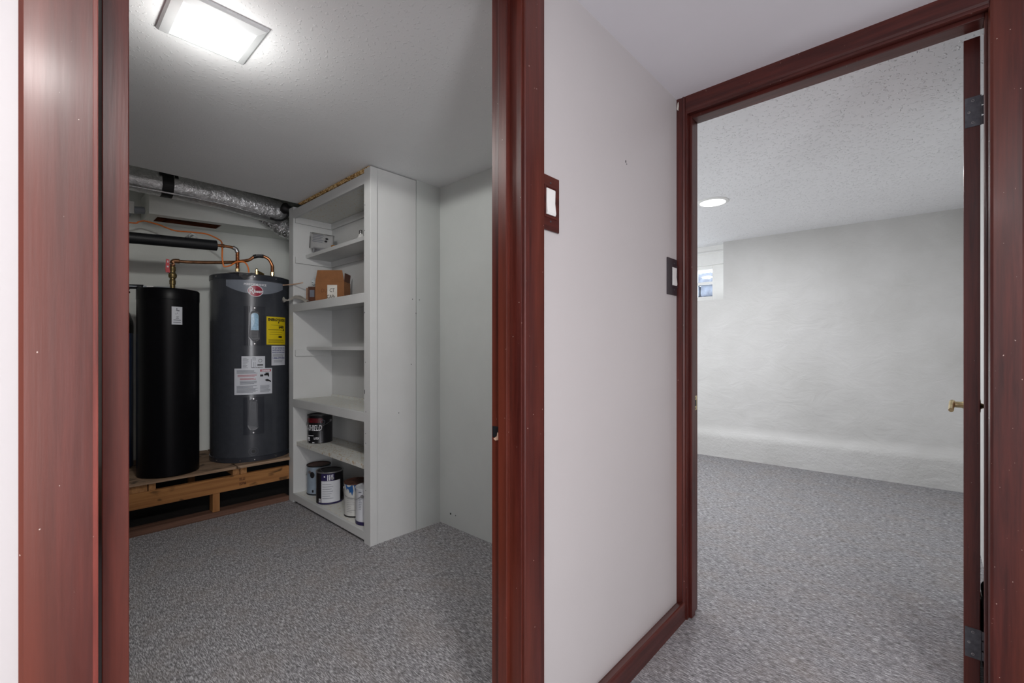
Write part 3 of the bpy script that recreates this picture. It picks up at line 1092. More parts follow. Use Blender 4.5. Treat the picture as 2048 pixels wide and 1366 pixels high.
# grey decal with curved lower edge
band = obj('grey_band', cyl_patch(nb(), HX, HYY, HR, -143, -57, 1.53, 1.572, 0.0008, 40,
                                  lambda u: 1.530 - 0.052 * (1 - (2 * u - 1) ** 2)), 'band_grey', wh)
vs, fs = text_faces('PERFORMANCE', 0.020, 0.0005)
wtxt = max(x for x, y in vs)
bm = nb()
flat_to(bm, vs, fs, on_cyl(HX, HYY, HR, -102 - math.degrees(wtxt / 2 / HR), 1.538))
obj('lettering', bm, 'ink_white', band)


def disc_on(bm, cx, cy, rad, t0, z0, ru, rv, dr, inner=0.0, n=36, thick=0.0):
    fn = on_cyl(cx, cy, rad, t0, z0, dr)
    outer = [bm.verts.new(fn(ru * math.cos(2 * PI * k / n), rv * math.sin(2 * PI * k / n))) for k in range(n)]
    if inner:
        inn = [bm.verts.new(fn((ru - inner) * math.cos(2 * PI * k / n), (rv - inner) * math.sin(2 * PI * k / n))) for k in range(n)]
        for k in range(n):
            bm.faces.new((outer[k], outer[(k + 1) % n], inn[(k + 1) % n], inn[k]))
    else:
        c = bm.verts.new(fn(0, 0))
        for k in range(n):
            bm.faces.new((outer[k], outer[(k + 1) % n], c))
    return bm


bm = nb()
disc_on(bm, HX, HYY, HR, -101.8, 1.5005, 0.046, 0.0385, 0.0022)
badge = obj('badge', bm, 'crimson', wh)
bm = nb()
disc_on(bm, HX, HYY, HR, -101.8, 1.5005, 0.0475, 0.040, 0.0026, 0.0035)
obj('badge_ring', bm, 'ink_white', badge)
bm = nb()
vs, fs = text_faces('R', 0.070, 0.0004, 0.0, 0.75)
flat_to(bm, vs, fs, on_cyl(HX, HYY, HR, -101.8 - math.degrees(0.040 / HR), 1.4795, 0.0030))
vs, fs = text_faces('heem', 0.032, 0.0010, 0.0, 0.80)
flat_to(bm, vs, fs, on_cyl(HX, HYY, HR, -101.8 - math.degrees(0.010 / HR), 1.4870, 0.0034))
obj('lettering', bm, 'ink_white', badge)


def capsule_prof(w, h, n=10):
    pts = []
    for k in range(n + 1):
        a = PI * k / n
        pts.append((w / 2 + w / 2 * math.cos(a), h - w / 2 + w / 2 * math.sin(a)))
    for k in range(n + 1):
        a = PI + PI * k / n
        pts.append((w / 2 + w / 2 * math.cos(a), w / 2 + w / 2 * math.sin(a)))
    return pts


def solid_on(bm, pts, fn0, fn1):
    a = [bm.verts.new(fn0(*p)) for p in pts]
    b2 = [bm.verts.new(fn1(*p)) for p in pts]
    n = len(pts)
    bm.faces.new(b2)
    for k in range(n):
        bm.faces.new((a[k], a[(k + 1) % n], b2[(k + 1) % n], b2[k]))
    bmesh.ops.recalc_face_normals(bm, faces=bm.faces)


def thermostat(t0, t1, z0, z1, tc, cz0, cz1, film):
    bm = nb()
    cyl_patch(bm, HX, HYY, HR, t0, t1, z0, z1, 0.0045, 10)
    p = obj('access_panel', bm, 'heater_rim', wh)
    w = 0.050
    bm = nb()
    solid_on(bm, capsule_prof(w + 0.022, cz1 - cz0 + 0.022), on_cyl(HX, HYY, HR, tc - math.degrees((w / 2 + .011) / HR), cz0 - .011, 0.0040),
             on_cyl(HX, HYY, HR, tc - math.degrees((w / 2 + .011) / HR), cz0 - .011, 0.0075))
    obj('capsule_recess', bm, 'heater_rim', p)
    bm = nb()
    f0 = on_cyl(HX, HYY, HR, tc - math.degrees(w / 2 / HR), cz0, 0.0070)
    f1 = on_cyl(HX, HYY, HR, tc - math.degrees(w / 2 / HR), cz0, 0.0125)
    solid_on(bm, capsule_prof(w, cz1 - cz0), f0, f1)
    obj('capsule_cover', bm, 'heater_plastic', p)
    if film:
        bm = nb()
        cap = [(x, y) for x, y in capsule_prof(w - 0.006, cz1 - cz0 - 0.006)]
        cut = 0.068
        top = [(x + .003, max(y + .003, cut)) for x, y in cap if y >= cut] + [(0.003, cut), (w - 0.003, cut)]
        g = on_cyl(HX, HYY, HR, tc - math.degrees(w / 2 / HR), cz0, 0.0131)
        ctr = bm.verts.new(g(w / 2, (cz1 - cz0) * .65))
        vv = [bm.verts.new(g(*q)) for q in [(x + .003, y + .003) for x, y in cap if y >= cut]]
        vv = vv + [bm.verts.new(g(0.003, cut)), bm.verts.new(g(w - 0.003, cut))]
        for k in range(len(vv)):
            bm.faces.new((ctr, vv[k], vv[(k + 1) % len(vv)]))
        obj('blue_reflection', bm, 'pale_blue', p)  # reflection on the clear capsule top, painted in pale blue
        bm = nb()
        for k in range(6):
            rects_on(bm, [(0.008, 0.016 + k * 0.009, w - 0.008, 0.019 + k * 0.009)], g, 3)
        obj('vent_lines', bm, 'ink_black', p)
    for zz in (z0 + 0.012, z1 - 0.012):
        cx_, cy_ = HX + (HR + .0045) * math.cos(R(tc)), HYY + (HR + .0045) * math.sin(R(tc))
        obj('screw', cyl(nb(), (cx_, cy_, zz), (cx_ + .003 * math.cos(R(tc)), cy_ + .003 * math.sin(R(tc)), zz), 0.0045, 12), 'chrome', p)


thermostat(-117.5, -88.5, 1.121, 1.393, -103, 1.159, 1.350, True)
thermostat(-118, -90, 0.505, 0.763, -104.5, 0.545, 0.739, False)
# drain port
bm = nb()
disc_on(bm, HX, HYY, HR, -104.5, 0.386, 0.031, 0.031, 0.0022, 0.005)
disc_on(bm, HX, HYY, HR, -104.5, 0.386, 0.018, 0.018, 0.0030, 0.006)
obj('drain_collar', bm, 'heater_plastic', wh)
bm = nb()
disc_on(bm, HX, HYY, HR, -104.5, 0.386, 0.011, 0.011, 0.0028)
obj('drain_hole', bm, 'ink_black', wh)

random.seed(9)


def fill_lines(x0, x1, y0, y1, n, frac=0.55, ragged=0.25):
    out = []
    step = (y1 - y0) / n
    for k in range(n):
        y = y1 - step * (k + 1) + step * (1 - frac) / 2
        out.append((x0, y, x1 - random.random() * ragged * (x1 - x0), y + step * frac))
    return out


def heater_label(name, t0, t1, z0, z1, mat, dr=0.0008):
    o = obj(name, cyl_patch(nb(), HX, HYY, HR + dr - 0.0008, t0, t1, z0, z1, 0.0008, 14), mat, wh)
    return o, on_cyl(HX, HYY, HR, t0, z0, dr + 0.0006), R(t1 - t0) * HR, z1 - z0


# yellow energy label
o, fn, w, h = heater_label('yellow_label', -86.3, -50.7, 1.128, 1.327, 'label_yellow')
bm = nb()
for s, size, x, y, bold in (('ENERGYGUIDE', 0.026, 0.010, h - 0.030, 0.0014), ('$405', 0.024, 0.092, h - 0.080, 0.0014)):
    vs, fs = text_faces(s, size, bold)
    mx = max(a for a, b2 in vs)
    k = min(1.0, (w - x - 0.008) / mx)
    flat_to(bm, [(a * k, b2) for a, b2 in vs], fs, lambda a, b2, x=x, y=y: fn(x + a, y + b2))
rects_on(bm, [(0.012, h - .094, w - .012, h - .091), (w * .55, h - .046, w * .60, h - .032), (w * .56, h - .150, w * .76, h - .137), (w * .85, h - .100, w * .90, h - .084)] +
         [(0.03, h - .060, w - .03, h - .0585), (0.025, h - .112, w - .035, h - .1105), (0.02, h - .128, w - .04, h - .1265)] +
         fill_lines(0.012, w - .012, 0.010, 0.040, 6, 0.3), fn)
obj('lettering', bm, 'ink_black', o)
# service label
o, fn, w, h = heater_label('service_label', -78.5, -51.5, 0.979, 1.119, 'label_white')
bm = nb()
for s, size, y in (('DO NOT RETURN THIS', 0.0125, h - .020), ('WATER HEATER TO THE', 0.0125, h - .036), ('PLACE OF PURCHASE', 0.0125, h - .052), ('1-866-279-4566', 0.019, h - .094)):
    vs, fs = text_faces(s, size, 0.0005)
    mx = max(a for a, b2 in vs)
    k = (w - 0.012) / mx
    flat_to(bm, [(a * k, b2) for a, b2 in vs], fs, lambda a, b2, y=y: fn(0.006 + a, y + b2))
obj('lettering', bm, 'ink_blue', o)
bm = nb()
rects_on(bm, fill_lines(.008, w - .008, h - .078, h - .058, 4, .35) + fill_lines(.016, w - .016, .020, .040, 4, .3), fn)
obj('small_print', bm, 'ink_grey', o)
# rating label
o, fn, w, h = heater_label('rating_label', -120.5, -88.5, 0.955, 1.047, 'label_white')
bm = nb()
rects_on(bm, fill_lines(.008, .045, .008, h - .01, 9, .3, .5) + [(w * .40, .014, w * .42, h - .02), (w * .50, .012, w * .515, .05), (w * .56, .012, w * .575, .05)] + fill_lines(w * .45, w * .62, h - .03, h - .008, 3, .3), fn, 2)
obj('small_print', bm, 'ink_grey', o)
bm = nb()
rects_on(bm, [(w * .66, .026, w * .91, .034)], fn)
disc_on(bm, HX, HYY, HR, -120.5 + 32 * .79, 0.955 + .060, 0.012, 0.012, 0.0016, 0.0022)
vs, fs = text_faces('MADE IN MEXICO', 0.0085, 0.0003)
flat_to(bm, vs, fs, lambda a, b2: fn(w * .42 + a, .010 + b2))
obj('printed_marks', bm, 'ink_black', o)
# danger label
o, fn, w, h = heater_label('danger_label', -130.2, -77.7, 0.781, 0.962, 'label_white', 0.0016)
bm = nb()
rects_on(bm, fill_lines(.014, w * .60, h - .036, h - .012, 4, .5) + fill_lines(.034, w * .60, h - .110, h - .085, 4, .5) + fill_lines(.014, w * .60, .012, h - .118, 9, .5) +
         fill_lines(w * .66, w * .95, .012, .062, 9, .4), fn)
obj('small_print', bm, 'ink_grey', o)
bm = nb()
rects_on(bm, [(w * .66, h - .024, w * .96, h - .009)], fn)
rects_on(bm, fill_lines(.020, w * .58, h - .058, h - .042, 3, .45) + fill_lines(.034, w * .60, h - .080, h - .066, 3, .45), fn)
obj('red_text', bm, 'ink_red', o)
bm = nb()
vs, fs = text_faces('! DANGER', 0.013, 0.0008)
mx = max(a for a, b2 in vs)
flat_to(bm, [(a * w * .26 / mx, b2) for a, b2 in vs], fs, lambda a, b2: on_cyl(HX, HYY, HR, -130.2, 0.781, 0.0027)(w * .68 + a, h - .0215 + b2))
obj('lettering', bm, 'ink_white', o)
bm = nb()
# tap and scalded hand pictogram
gx = w * .66
rects_on(bm, [(gx, h - .058, gx + .020, h - .044), (gx + .026, h - .052, gx + .058, h - .040), (gx + .034, h - .042, gx + .056, h - .032), (gx + .050, h - .060, gx + .058, h - .045)], fn, 3)
b2v = [bm.verts.new(fn(gx + x, h + y)) for x, y in ((.030, -.083), (.044, -.076), (.056, -.081), (.072, -.092), (.071, -.101), (.058, -.094), (.040, -.092))]
bm.faces.new(b2v)
obj('pictogram', bm, 'ink_black', o)
# folded instruction booklet lying on top, hanging over the rim
bk = thing('instruction_leaflet', (1.03, 3.47, 1.6205), 'folded white and black leaflet draped over the water heater rim', 'leaflet')
bm = nb()
pts = [(0.93, 3.515), (0.985, 3.447), (1.075, 3.425), (1.10, 3.50), (1.02, 3.56)]
prism(bm, pts, 1.6215, 1.6235)
obj('page', bm, 'paper', bk)
fnl = on_cyl(HX, HYY, HR + 0.006, -133, 1.624, 0.0012)
bm = nb()
v = [bm.verts.new(fnl(*p)) for p in ((0, 0), (0.045, 0), (0.09, 0), (0.13, 0), (0.155, 0), (0.10, -0.030), (0.075, -0.050), (0.045, -0.024))]
bm.faces.new(v)
obj('hanging_flap', bm, 'ink_black', bk)

# ------------------------------------------------------------------ blue pressure tank (mostly hidden)
obj('pressure_tank', None or lathe(nb(), 0.369, 3.88, [(0, 0.3145), (0.10, 0.3145), (0.12, 0.33), (0.12, 1.24), (0.118, 1.27), (0.10, 1.33), (0.06, 1.375), (0, 1.39)], 48), 'blue_tank', None, True,
    label='narrow blue pressure tank half hidden behind the left door edge', category='tank')
o = bpy.data.objects['pressure_tank']
oc = obj('dome_cover', lathe(nb(), 0.369, 3.88, [(0.121, 1.20), (0.1215, 1.245), (0.1195, 1.275), (0.1015, 1.335), (0.061, 1.378), (0, 1.393)], 48), 'black_tank', o, True)

# ------------------------------------------------------------------ soffit box and duct
sb = thing('trim_3', (1.0, 3.95, 2.0), kind='structure')
# slightly sloping underside: 2.00 at the left end, 2.05 at the right
ZB = lambda x: 2.00 + (x - 0.57) * 0.05


def slope_box(bm, x0, x1, y0, y1, dz0, z1):
    vs = [bm.verts.new(p) for p in ((x0, y0, ZB(x0) + dz0), (x1, y0, ZB(x1) + dz0), (x1, y1, ZB(x1) + dz0), (x0, y1, ZB(x0) + dz0),
                                    (x0, y0, z1), (x1, y0, z1), (x1, y1, z1), (x0, y1, z1))]
    for q in ((3, 2, 1, 0), (4, 5, 6, 7), (0, 1, 5, 4), (1, 2, 6, 5), (2, 3, 7, 6), (3, 0, 4, 7)):
        bm.faces.new([vs[i] for i in q])
    return bm


obj('front_board', slope_box(nb(), 0.56, 1.78, 3.80, 3.82, 0.0, 2.165), 'recess_wall', sb)
obj('end_board', slope_box(nb(), 0.56, 0.58, 3.82, 4.11, 0.0, 2.165), 'recess_wall', sb)
bm = nb()
slope_box(bm, 0.58, 0.615, 3.82, 4.11, 0.0, 2.165)
slope_box(bm, 1.0, 1.78, 3.82, 4.11, 0.0, 2.165)
slope_box(bm, 0.615, 1.0, 3.82, 3.872, 0.0, 2.165)
slope_box(bm, 0.615, 1.0, 4.035, 4.11, 0.0, 2.165)
obj('bottom_board', bm, 'recess_wall', sb)
obj('inner_board', slope_box(nb(), 0.616, 0.999, 3.873, 4.034, 0.045, 2.16), 'rust_wood', sb)
bm = nb()
slope_box(bm, 0.6155, 0.999, 3.8725, 3.876, 0.004, 2.10)
slope_box(bm, 0.6155, 0.999, 4.031, 4.0345, 0.004, 2.10)
slope_box(bm, 0.6155, 0.62, 3.876, 4.031, 0.004, 2.10)
slope_box(bm, 0.994, 0.999, 3.876, 4.031, 0.004, 2.10)
obj('opening_edge', bm, 'rust_wood', sb)

dt = thing('air_duct', (0.9, 3.62, 2.05), 'shiny silver foil duct running under the ceiling, taped in black', 'duct')
zc = lambda x: 2.150 + 0.012 * math.sin((x - 0.3) * 3.2) - max(0, x - 0.9) * 0.05
P = [(x, 3.615, zc(x)) for x in [0.1 + 0.012 * k for k in range(int((1.30 - 0.1) / 0.012) + 1)]]
P += [(1.315, 3.617, zc(1.30) - 0.001), (1.327, 3.62, zc(1.30) - 0.002), (1.335, 3.622, zc(1.30) - 0.002)]
n_ = len(P)
obj('duct_tube', tube(nb(), P, lambda t: (0.072 + 0.014 * min(1, max(0, (t - .2) / .4))) * (1 if t < .975 else math.sqrt(max(0.05, 1 - ((t - .975) / .027) ** 2))), 40, 0, 0.0035), 'foil', dt, True)
bm = nb()
tube(bm, dense((0.588, 3.613, zc(.6)), (0.648, 3.613, zc(.64)), 8), 0.0815, 30, 0, 0.002, seed=7)
obj('black_tape_band', bm, 'black_tape', dt, True)
bm = nb()
tube(bm, dense((0.572, 3.613, zc(.6)), (0.672, 3.613, zc(.64)), 10), 0.0830, 30, 0, 0.003, seed=9, caps=False)
bmesh.ops.delete(bm, geom=[v for v in bm.verts if v.co.z < 2.190 + 0.006 * math.sin(v.co.x * 160)], context='VERTS')
obj('tape_flap', bm, 'black_tape', dt, True)
bm = nb()
tube(bm, dense((1.305, 3.535, 2.155), (1.352, 3.50, 2.130), 5), lambda t: 0.036 + .006 * math.sin(t * 6), 16, 0, 0.004, seed=3)
tube(bm, [(1.22, 3.54, 2.058), (1.26, 3.532, 2.052), (1.30, 3.53, 2.058), (1.33, 3.525, 2.085), (1.345, 3.52, 2.115)], 0.007, 8, 4)
obj('taped_end', bm, 'black_tape', dt, True)
bm = nb()
tube(bm, [(x, 3.555, zc(x) - 0.066) for x in [0.12 + 0.05 * k for k in range(22)]], 0.006, 8, 3, 0.003)
obj('foil_seam', bm, 'foil', dt, True)

# crumpled flexible branch behind the shelf unit
bm = nb()
tube(bm, dense((1.20, 3.70, 2.085), (1.50, 3.66, 2.02), 40), lambda t: 0.020 + 0.060 * min(1, t * 1.9), 30, 0, 0.012, rib=(0.003, 0.02), seed=11)
obj('flexible_duct', bm, 'foil_crumpled', None, True, label='crumpled foil flexible duct disappearing behind the shelf unit', category='duct')

# small white junction bracket at the left of the soffit
jb = thing('junction_box', (0.50, 3.97, 2.01), 'small white junction box with grey conduit stub beside the soffit', 'junction box')
bxo('cover_plate', jb, 'white_plastic', 0.440, 0.502, 3.940, 3.952, 2.015, 2.095, 0.002)
obj('conduit_stub', cyl(nb(), (0.503, 3.965, 2.045), (0.559, 3.965, 2.052), 0.024, 20), 'grey_plastic', jb, 40)
bxo('box_body', jb, 'grey_plastic', 0.446, 0.496, 3.953, 4.11, 2.022, 2.088)

# ------------------------------------------------------------------ pipes
hp = thing('hot_water_pipe', (0.7, 3.53, 1.62), 'copper pipe in black foam sleeve bending down to the water heater', 'pipe')
obj('foam_sleeve', tube(nb(), dense((0.15, 3.53, 1.752), (0.878, 3.53, 1.797), 30), 0.0345, 24, 0, 0.0008), 'black_foam', hp, 60)
obj('pipe', tube(nb(), [(0.86, 3.53, 1.797), (0.93, 3.53, 1.802), (0.985, 3.53, 1.797), (1.003, 3.53, 1.775)], 0.0095, 14, 5), 'copper', hp, True)
obj('elbow_wrap', tube(nb(), [(0.976, 3.53, 1.800), (0.996, 3.53, 1.791), (1.004, 3.53, 1.770)], 0.0135, 14, 5), 'steel', hp, True)
obj('ribbed_connector', tube(nb(), dense((1.005, 3.53, 1.775), (1.005, 3.53, 1.655), 80), 0.0115, 16, 0, 0, (0.0016, 0.0085)), 'copper', hp, True)
obj('end_fitting', lathe(nb(), 1.005, 3.53, [(0, 1.619), (0.012, 1.619), (0.012, 1.634), (0.015, 1.636), (0.015, 1.655), (0.011, 1.660), (0, 1.661)], 8), 'brass', hp)
obj('pipe_collar', tube(nb(), dense((0.903, 3.53, 1.8), (0.924, 3.53, 1.8015), 1), 0.0125, 14), 'copper_dull', hp)

cp = thing('cold_water_pipe', (0.641, 3.548, 1.475), 'thin copper pipe linking the black tank to the water heater', 'pipe')
obj('pipe', tube(nb(), [(0.641, 3.548, 1.625), (0.641, 3.548, 1.650), (0.655, 3.548, 1.662), (0.72, 3.549, 1.666), (0.84, 3.555, 1.680), (1.0, 3.565, 1.706)], 0.0105, 14, 5), 'copper_dull', cp, True)
obj('elbow', tube(nb(), [(0.641, 3.548, 1.630), (0.641, 3.548, 1.652), (0.652, 3.548, 1.662), (0.676, 3.548, 1.664)], 0.0145, 14, 4), 'copper_dull', cp, True)
obj('bent_pipe', tube(nb(), [(0.99, 3.565, 1.704), (1.03, 3.56, 1.716), (1.075, 3.53, 1.727), (1.105, 3.51, 1.752), (1.145, 3.50, 1.764), (1.19, 3.49, 1.748), (1.212, 3.48, 1.705), (1.214, 3.478, 1.675)], 0.0105, 14, 7), 'copper', cp, True)
obj('black_coupling', tube(nb(), [(1.100, 3.512, 1.751), (1.128, 3.504, 1.761), (1.160, 3.498, 1.762)], 0.0135, 14, 4), 'black_tape', cp, True)
bm = nb()
tube(bm, [(1.112, 3.497, 1.7655), (1.150, 3.487, 1.7725)], 0.004, 8)
obj('silver_tag', bm, 'steel', cp)
obj('ribbed_connector', tube(nb(), dense((1.214, 3.478, 1.700), (1.214, 3.478, 1.650), 40), 0.0112, 16, 0, 0, (0.0014, 0.008)), 'copper', cp, True)
obj('end_fitting', lathe(nb(), 1.214, 3.478, [(0, 1.6185), (0.011, 1.6185), (0.011, 1.630), (0.014, 1.632), (0.014, 1.650), (0.009, 1.655), (0, 1.656)], 8), 'brass', cp)
obj('valve_body', lathe(nb(), 0.641, 3.548, [(0, 1.4755), (0.014, 1.4755), (0.014, 1.510), (0.017, 1.512), (0.0175, 1.535), (0.015, 1.538), (0.015, 1.550), (0.020, 1.553), (0.0225, 1.562), (0.0225, 1.575), (0.018, 1.580), (0.014, 1.592), (0.017, 1.60), (0.017, 1.622), (0.013, 1.626), (0, 1.627)], 20), 'brass_aged', cp, 40)
bm = nb()
cyl(bm, (0.615, 3.52, 1.585), (0.636, 3.545, 1.585), 0.009, 14)
obj('valve_stem', bm, 'chrome', cp, 40)
bm = nb()
prism(bm, [(0.600, 1.580), (0.622, 1.580), (0.620, 1.60), (0.618, 1.662), (0.602, 1.664), (0.598, 1.60)], 3.512, 3.518, 'y')
vh = obj('valve_handle', bm, 'red_vinyl', cp)
bm = nb()
prism(bm, [(0.606, 1.642), (0.614, 1.642), (0.611, 1.656), (0.609, 1.656)], 3.5105, 3.512, 'y')
box(bm, 0.605, 0.614, 3.5105, 3.512, 1.612, 1.622)
obj('handle_mark', bm, 'ink_white', vh)

# relief valve on the heater
rv = thing('relief_valve', (1.075, 3.45, 1.6195), 'small brass relief valve on top of the water heater', 'valve')
obj('valve_body', lathe(nb(), 1.118, 3.50, [(0, 1.6200), (0.013, 1.6200), (0.013, 1.640), (0.010, 1.644), (0.010, 1.662), (0.005, 1.670), (0, 1.672)], 8), 'brass', rv)
obj('outlet', cyl(nb(), (1.118, 3.50, 1.647), (1.165, 3.515, 1.632), 0.0115, 12), 'brass_aged', rv)

# orange power cord
obj('power_cord', tube(nb(), [(0.15, 3.90, 1.945), (0.469, 3.90, 1.939), (0.52, 3.90, 1.955), (0.552, 3.90, 1.966), (0.62, 3.88, 1.953), (0.66, 3.86, 1.936), (0.71, 3.83, 1.918),
                              (0.80, 3.78, 1.916), (0.87, 3.72, 1.905), (0.925, 3.66, 1.868), (0.925, 3.585, 1.83), (0.905, 3.50, 1.765), (0.898, 3.475, 1.712), (0.905, 3.475, 1.663), (0.913, 3.474, 1.652), (0.945, 3.473, 1.664),
                              (0.985, 3.475, 1.694), (1.035, 3.478, 1.698), (1.057, 3.48, 1.664), (1.063, 3.488, 1.622)], 0.0048, 10, 6), 'orange_cord', None, True,
    label='thin orange cord looping across the foundation wall to the heater', category='cord')
# grey feed pipe at the left of the black tank
fp = thing('feed_pipe', (0.4, 3.62, 1.48), 'short grey pipe with black elbow behind the black tank cap', 'pipe')
obj('pipe', cyl(nb(), (0.40, 3.60, 1.4815), (0.635, 3.55, 1.4875), 0.0065, 12), 'grey_plastic', fp, 40)
bm = nb()
tube(bm, [(0.425, 3.60, 1.44), (0.425, 3.60, 1.475), (0.440, 3.60, 1.4815), (0.50, 3.585, 1.4835)], 0.014, 12, 3)
obj('black_elbow', bm, 'black_foam', fp, True)
obj('white_nut', cyl(nb(), (0.515, 3.576, 1.4835), (0.548, 3.570, 1.485), 0.011, 8), 'white_plastic', fp)
# little clip on the wall above the sleeve
cl = thing('pipe_clip', (0.80, 4.08, 1.93), 'small clear plastic clip holding the orange cord', 'clip')
bm = nb()
for k in range(5):
    a = R(-20 + 55 * k)
    tube(bm, [(0.80, 3.79, 1.905), (0.80 + 0.020 * math.cos(a), 3.79, 1.905 - abs(0.020 * math.sin(a))), (0.80 + 0.024 * math.cos(a), 3.785, 1.893 - abs(0.026 * math.sin(a)))], 0.003, 6, 3)
obj('clip_arms', bm, 'clear_film', cl, True)
bxo('clip_block', cl, 'clear_film', 0.79, 0.81, 3.785, 4.11, 1.900, 1.912)


# ------------------------------------------------------------------ paint cans and other things on the shelves
def paint_can(name, cx, cy, z, r, h, label, body, lid='steel', rim='steel', ear_angle=-150, bail='down', wrap=None):
    t = thing(name, (cx, cy, z), label, 'paint can', None)
    obj('can_body', lathe(nb(), cx, cy, [(0, z + .0005), (r - .002, z + .0005), (r, z + .003), (r - .001, z + .006), (r - .001, z + h - .006), (r, z + h - .003), (r - .001, z + h), (r - .004, z + h), (r - .006, z + h - .005), (0, z + h - .005)], 44), body, t, 40)
    obj('rim', lathe(nb(), cx, cy, [(r - .0005, z + h - .007), (r + .0015, z + h - .004), (r + .001, z + h + .0005), (r - .004, z + h + .001), (r - .008, z + h - .003)], 44), rim, t, 40)
    obj('lid', lathe(nb(), cx, cy, [(r - .008, z + h - .0045), (r - .010, z + h - .001), (r - .014, z + h - .001), (r - .017, z + h - .004), (0, z + h - .004)], 44), lid, t, 40)
    e = R(ear_angle)
    e1 = Vector((math.cos(e), math.sin(e), 0))
    e2 = Vector((-math.sin(e), math.cos(e), 0))
    c = Vector((cx, cy, z + h - .04))
    for s in (-1, 1):
        p = c + e1 * (r * s)
        obj('ear', tube(nb(), [tuple(p - e1 * s * .001), tuple(p + e1 * s * .004)], 0.010, 12), 'steel', t, 40)
    pts = []
    for k in range(13):
        a = PI * k / 12
        q = c + e1 * ((r + .005) * math.cos(a))
        if bail == 'down':
            q += e2 * (-(r + .004) * math.sin(a)) + Vector((0, 0, -.045 * math.sin(a)))
        else:
            q += e2 * (-(r * .72) * math.sin(a)) + Vector((0, 0, .050 * math.sin(a)))
        pts.append(tuple(q))
    obj('wire_bail', tube(nb(), pts, 0.0013, 8, 2), 'steel', t, True)
    return t


# black can on the fifth shelf
cx, cy, cz, cr, ch = 1.440, 3.205, 0.4315, 0.084, 0.196
t = paint_can('paint_can', cx, cy, cz, cr, ch, 'black paint can with white slanted lettering and red print', 'can_black', 'can_black', 'can_black', -60, 'down')
wr = obj('red_print', cyl_patch(nb(), cx, cy, cr, -192, -104, cz + .146, cz + .178, 0.0006, 14), 'can_dark_red', t)
bm = nb()
vs, fs = text_faces('X-SHIELD', 0.056, 0.0008, 0.25)
mx = max(a for a, b in vs)
flat_to(bm, [(a * 0.134 / mx, b) for a, b in vs], fs, on_cyl(cx, cy, cr, -197, cz + .092, 0.0014))
vs, fs = text_faces('LATEX', 0.021, 0.0006)
mx = max(a for a, b in vs)
flat_to(bm, [(a * 0.036 / mx, b) for a, b in vs], fs, on_cyl(cx, cy, cr, -143, cz + .030, 0.0014))
fn = on_cyl(cx, cy, cr, -186, cz, 0.0014)
rects_on(bm, [(0.004, .054, .062, .058), (.004, .030, .030, .046), (.010, .020, .032, .026), (.004, .006, .016, .010), (.052, .005, .068, .010)], fn, 3)
obj('lettering', bm, 'ink_white', t)
bm = nb()
disc_on(bm, cx, cy, cr, -103, cz + .150, .016, .016, .0014, .0022)
rects_on(bm, [(.0, .0, .014, .0012), (.0, .0, .0012, .07), (.0135, .0, .0147, .07), (.0, .07, .0147, .0712)], on_cyl(cx, cy, cr, -112, cz + .012, .0014), 1)
obj('faint_marks', bm, 'ink_grey', t)

ZB6 = 0.0645
# silver blue can
cx, cy, cr = 1.435, 3.215, 0.080
t = paint_can('paint_can', cx, cy, ZB6, cr, 0.205, 'silver blue paint can with brown lid at the bottom left corner', 'can_silver', 'can_rust', 'black_tape', -160, 'down')
bm = nb()
disc_on(bm, cx, cy, cr, -146, ZB6 + .145, .017, .022, .0012)
rects_on(bm, [(0, 0, .012, .018)], on_cyl(cx, cy, cr, -147, ZB6 + .022, .0012), 2)
obj('dark_marks', bm, 'ink_black', t)
obj('base_stripe', cyl_patch(nb(), cx, cy, cr, -200, -60, ZB6 + .003, ZB6 + .011, 0.0008, 20), 'ink_black', t)
# black and white can
cx, cy, cr = 1.408, 2.985, 0.0865
t = paint_can('paint_can', cx, cy, ZB6, cr, 0.212, 'black lidded paint can with wide white text label and purple header', 'can_black', 'can_black', 'steel', -105, 'up')
o = obj('white_label', cyl_patch(nb(), cx, cy, cr, -152, -68, ZB6 + .013, ZB6 + .155, 0.0008, 24), 'can_white', t)
bm = nb()
w = R(84) * cr
rects_on(bm, fill_lines(.008, w * .62, .020, .128, 7, .18, .3), on_cyl(cx, cy, cr, -152, ZB6 + .013, .0014))
obj('small_print', bm, 'ink_grey', o)
o = obj('purple_header', cyl_patch(nb(), cx, cy, cr, -152, -96, ZB6 + .156, ZB6 + .203, 0.0008, 24), 'can_navy', t)
bm = nb()
rects_on(bm, [(.040, .002, .046, .040), (.052, .004, .058, .040), (.064, .010, .068, .040), (.072, .016, .076, .042), (.018, .024, .026, .034)], on_cyl(cx, cy, cr, -152, ZB6 + .156, .0014), 2)
obj('white_print', bm, 'ink_white', o)
obj('base_stripe', cyl_patch(nb(), cx, cy, cr, -170, -50, ZB6 + .002, ZB6 + .012, 0.0010, 24), 'can_navy', t)
bm = nb()
rects_on(bm, [(0, 0, .016, .024)], on_cyl(cx, cy, cr, -166, ZB6 + .014, .0010), 2)
o = obj('barcode', bm, 'ink_white', t)
bm = nb()
for k in range(5):
    rects_on(bm, [(.002 + k * .0026, .005, .0033 + k * .0026, .020)], on_cyl(cx, cy, cr, -166, ZB6 + .014, .0014), 1)
obj('barcode_bars', bm, 'ink_black', o)
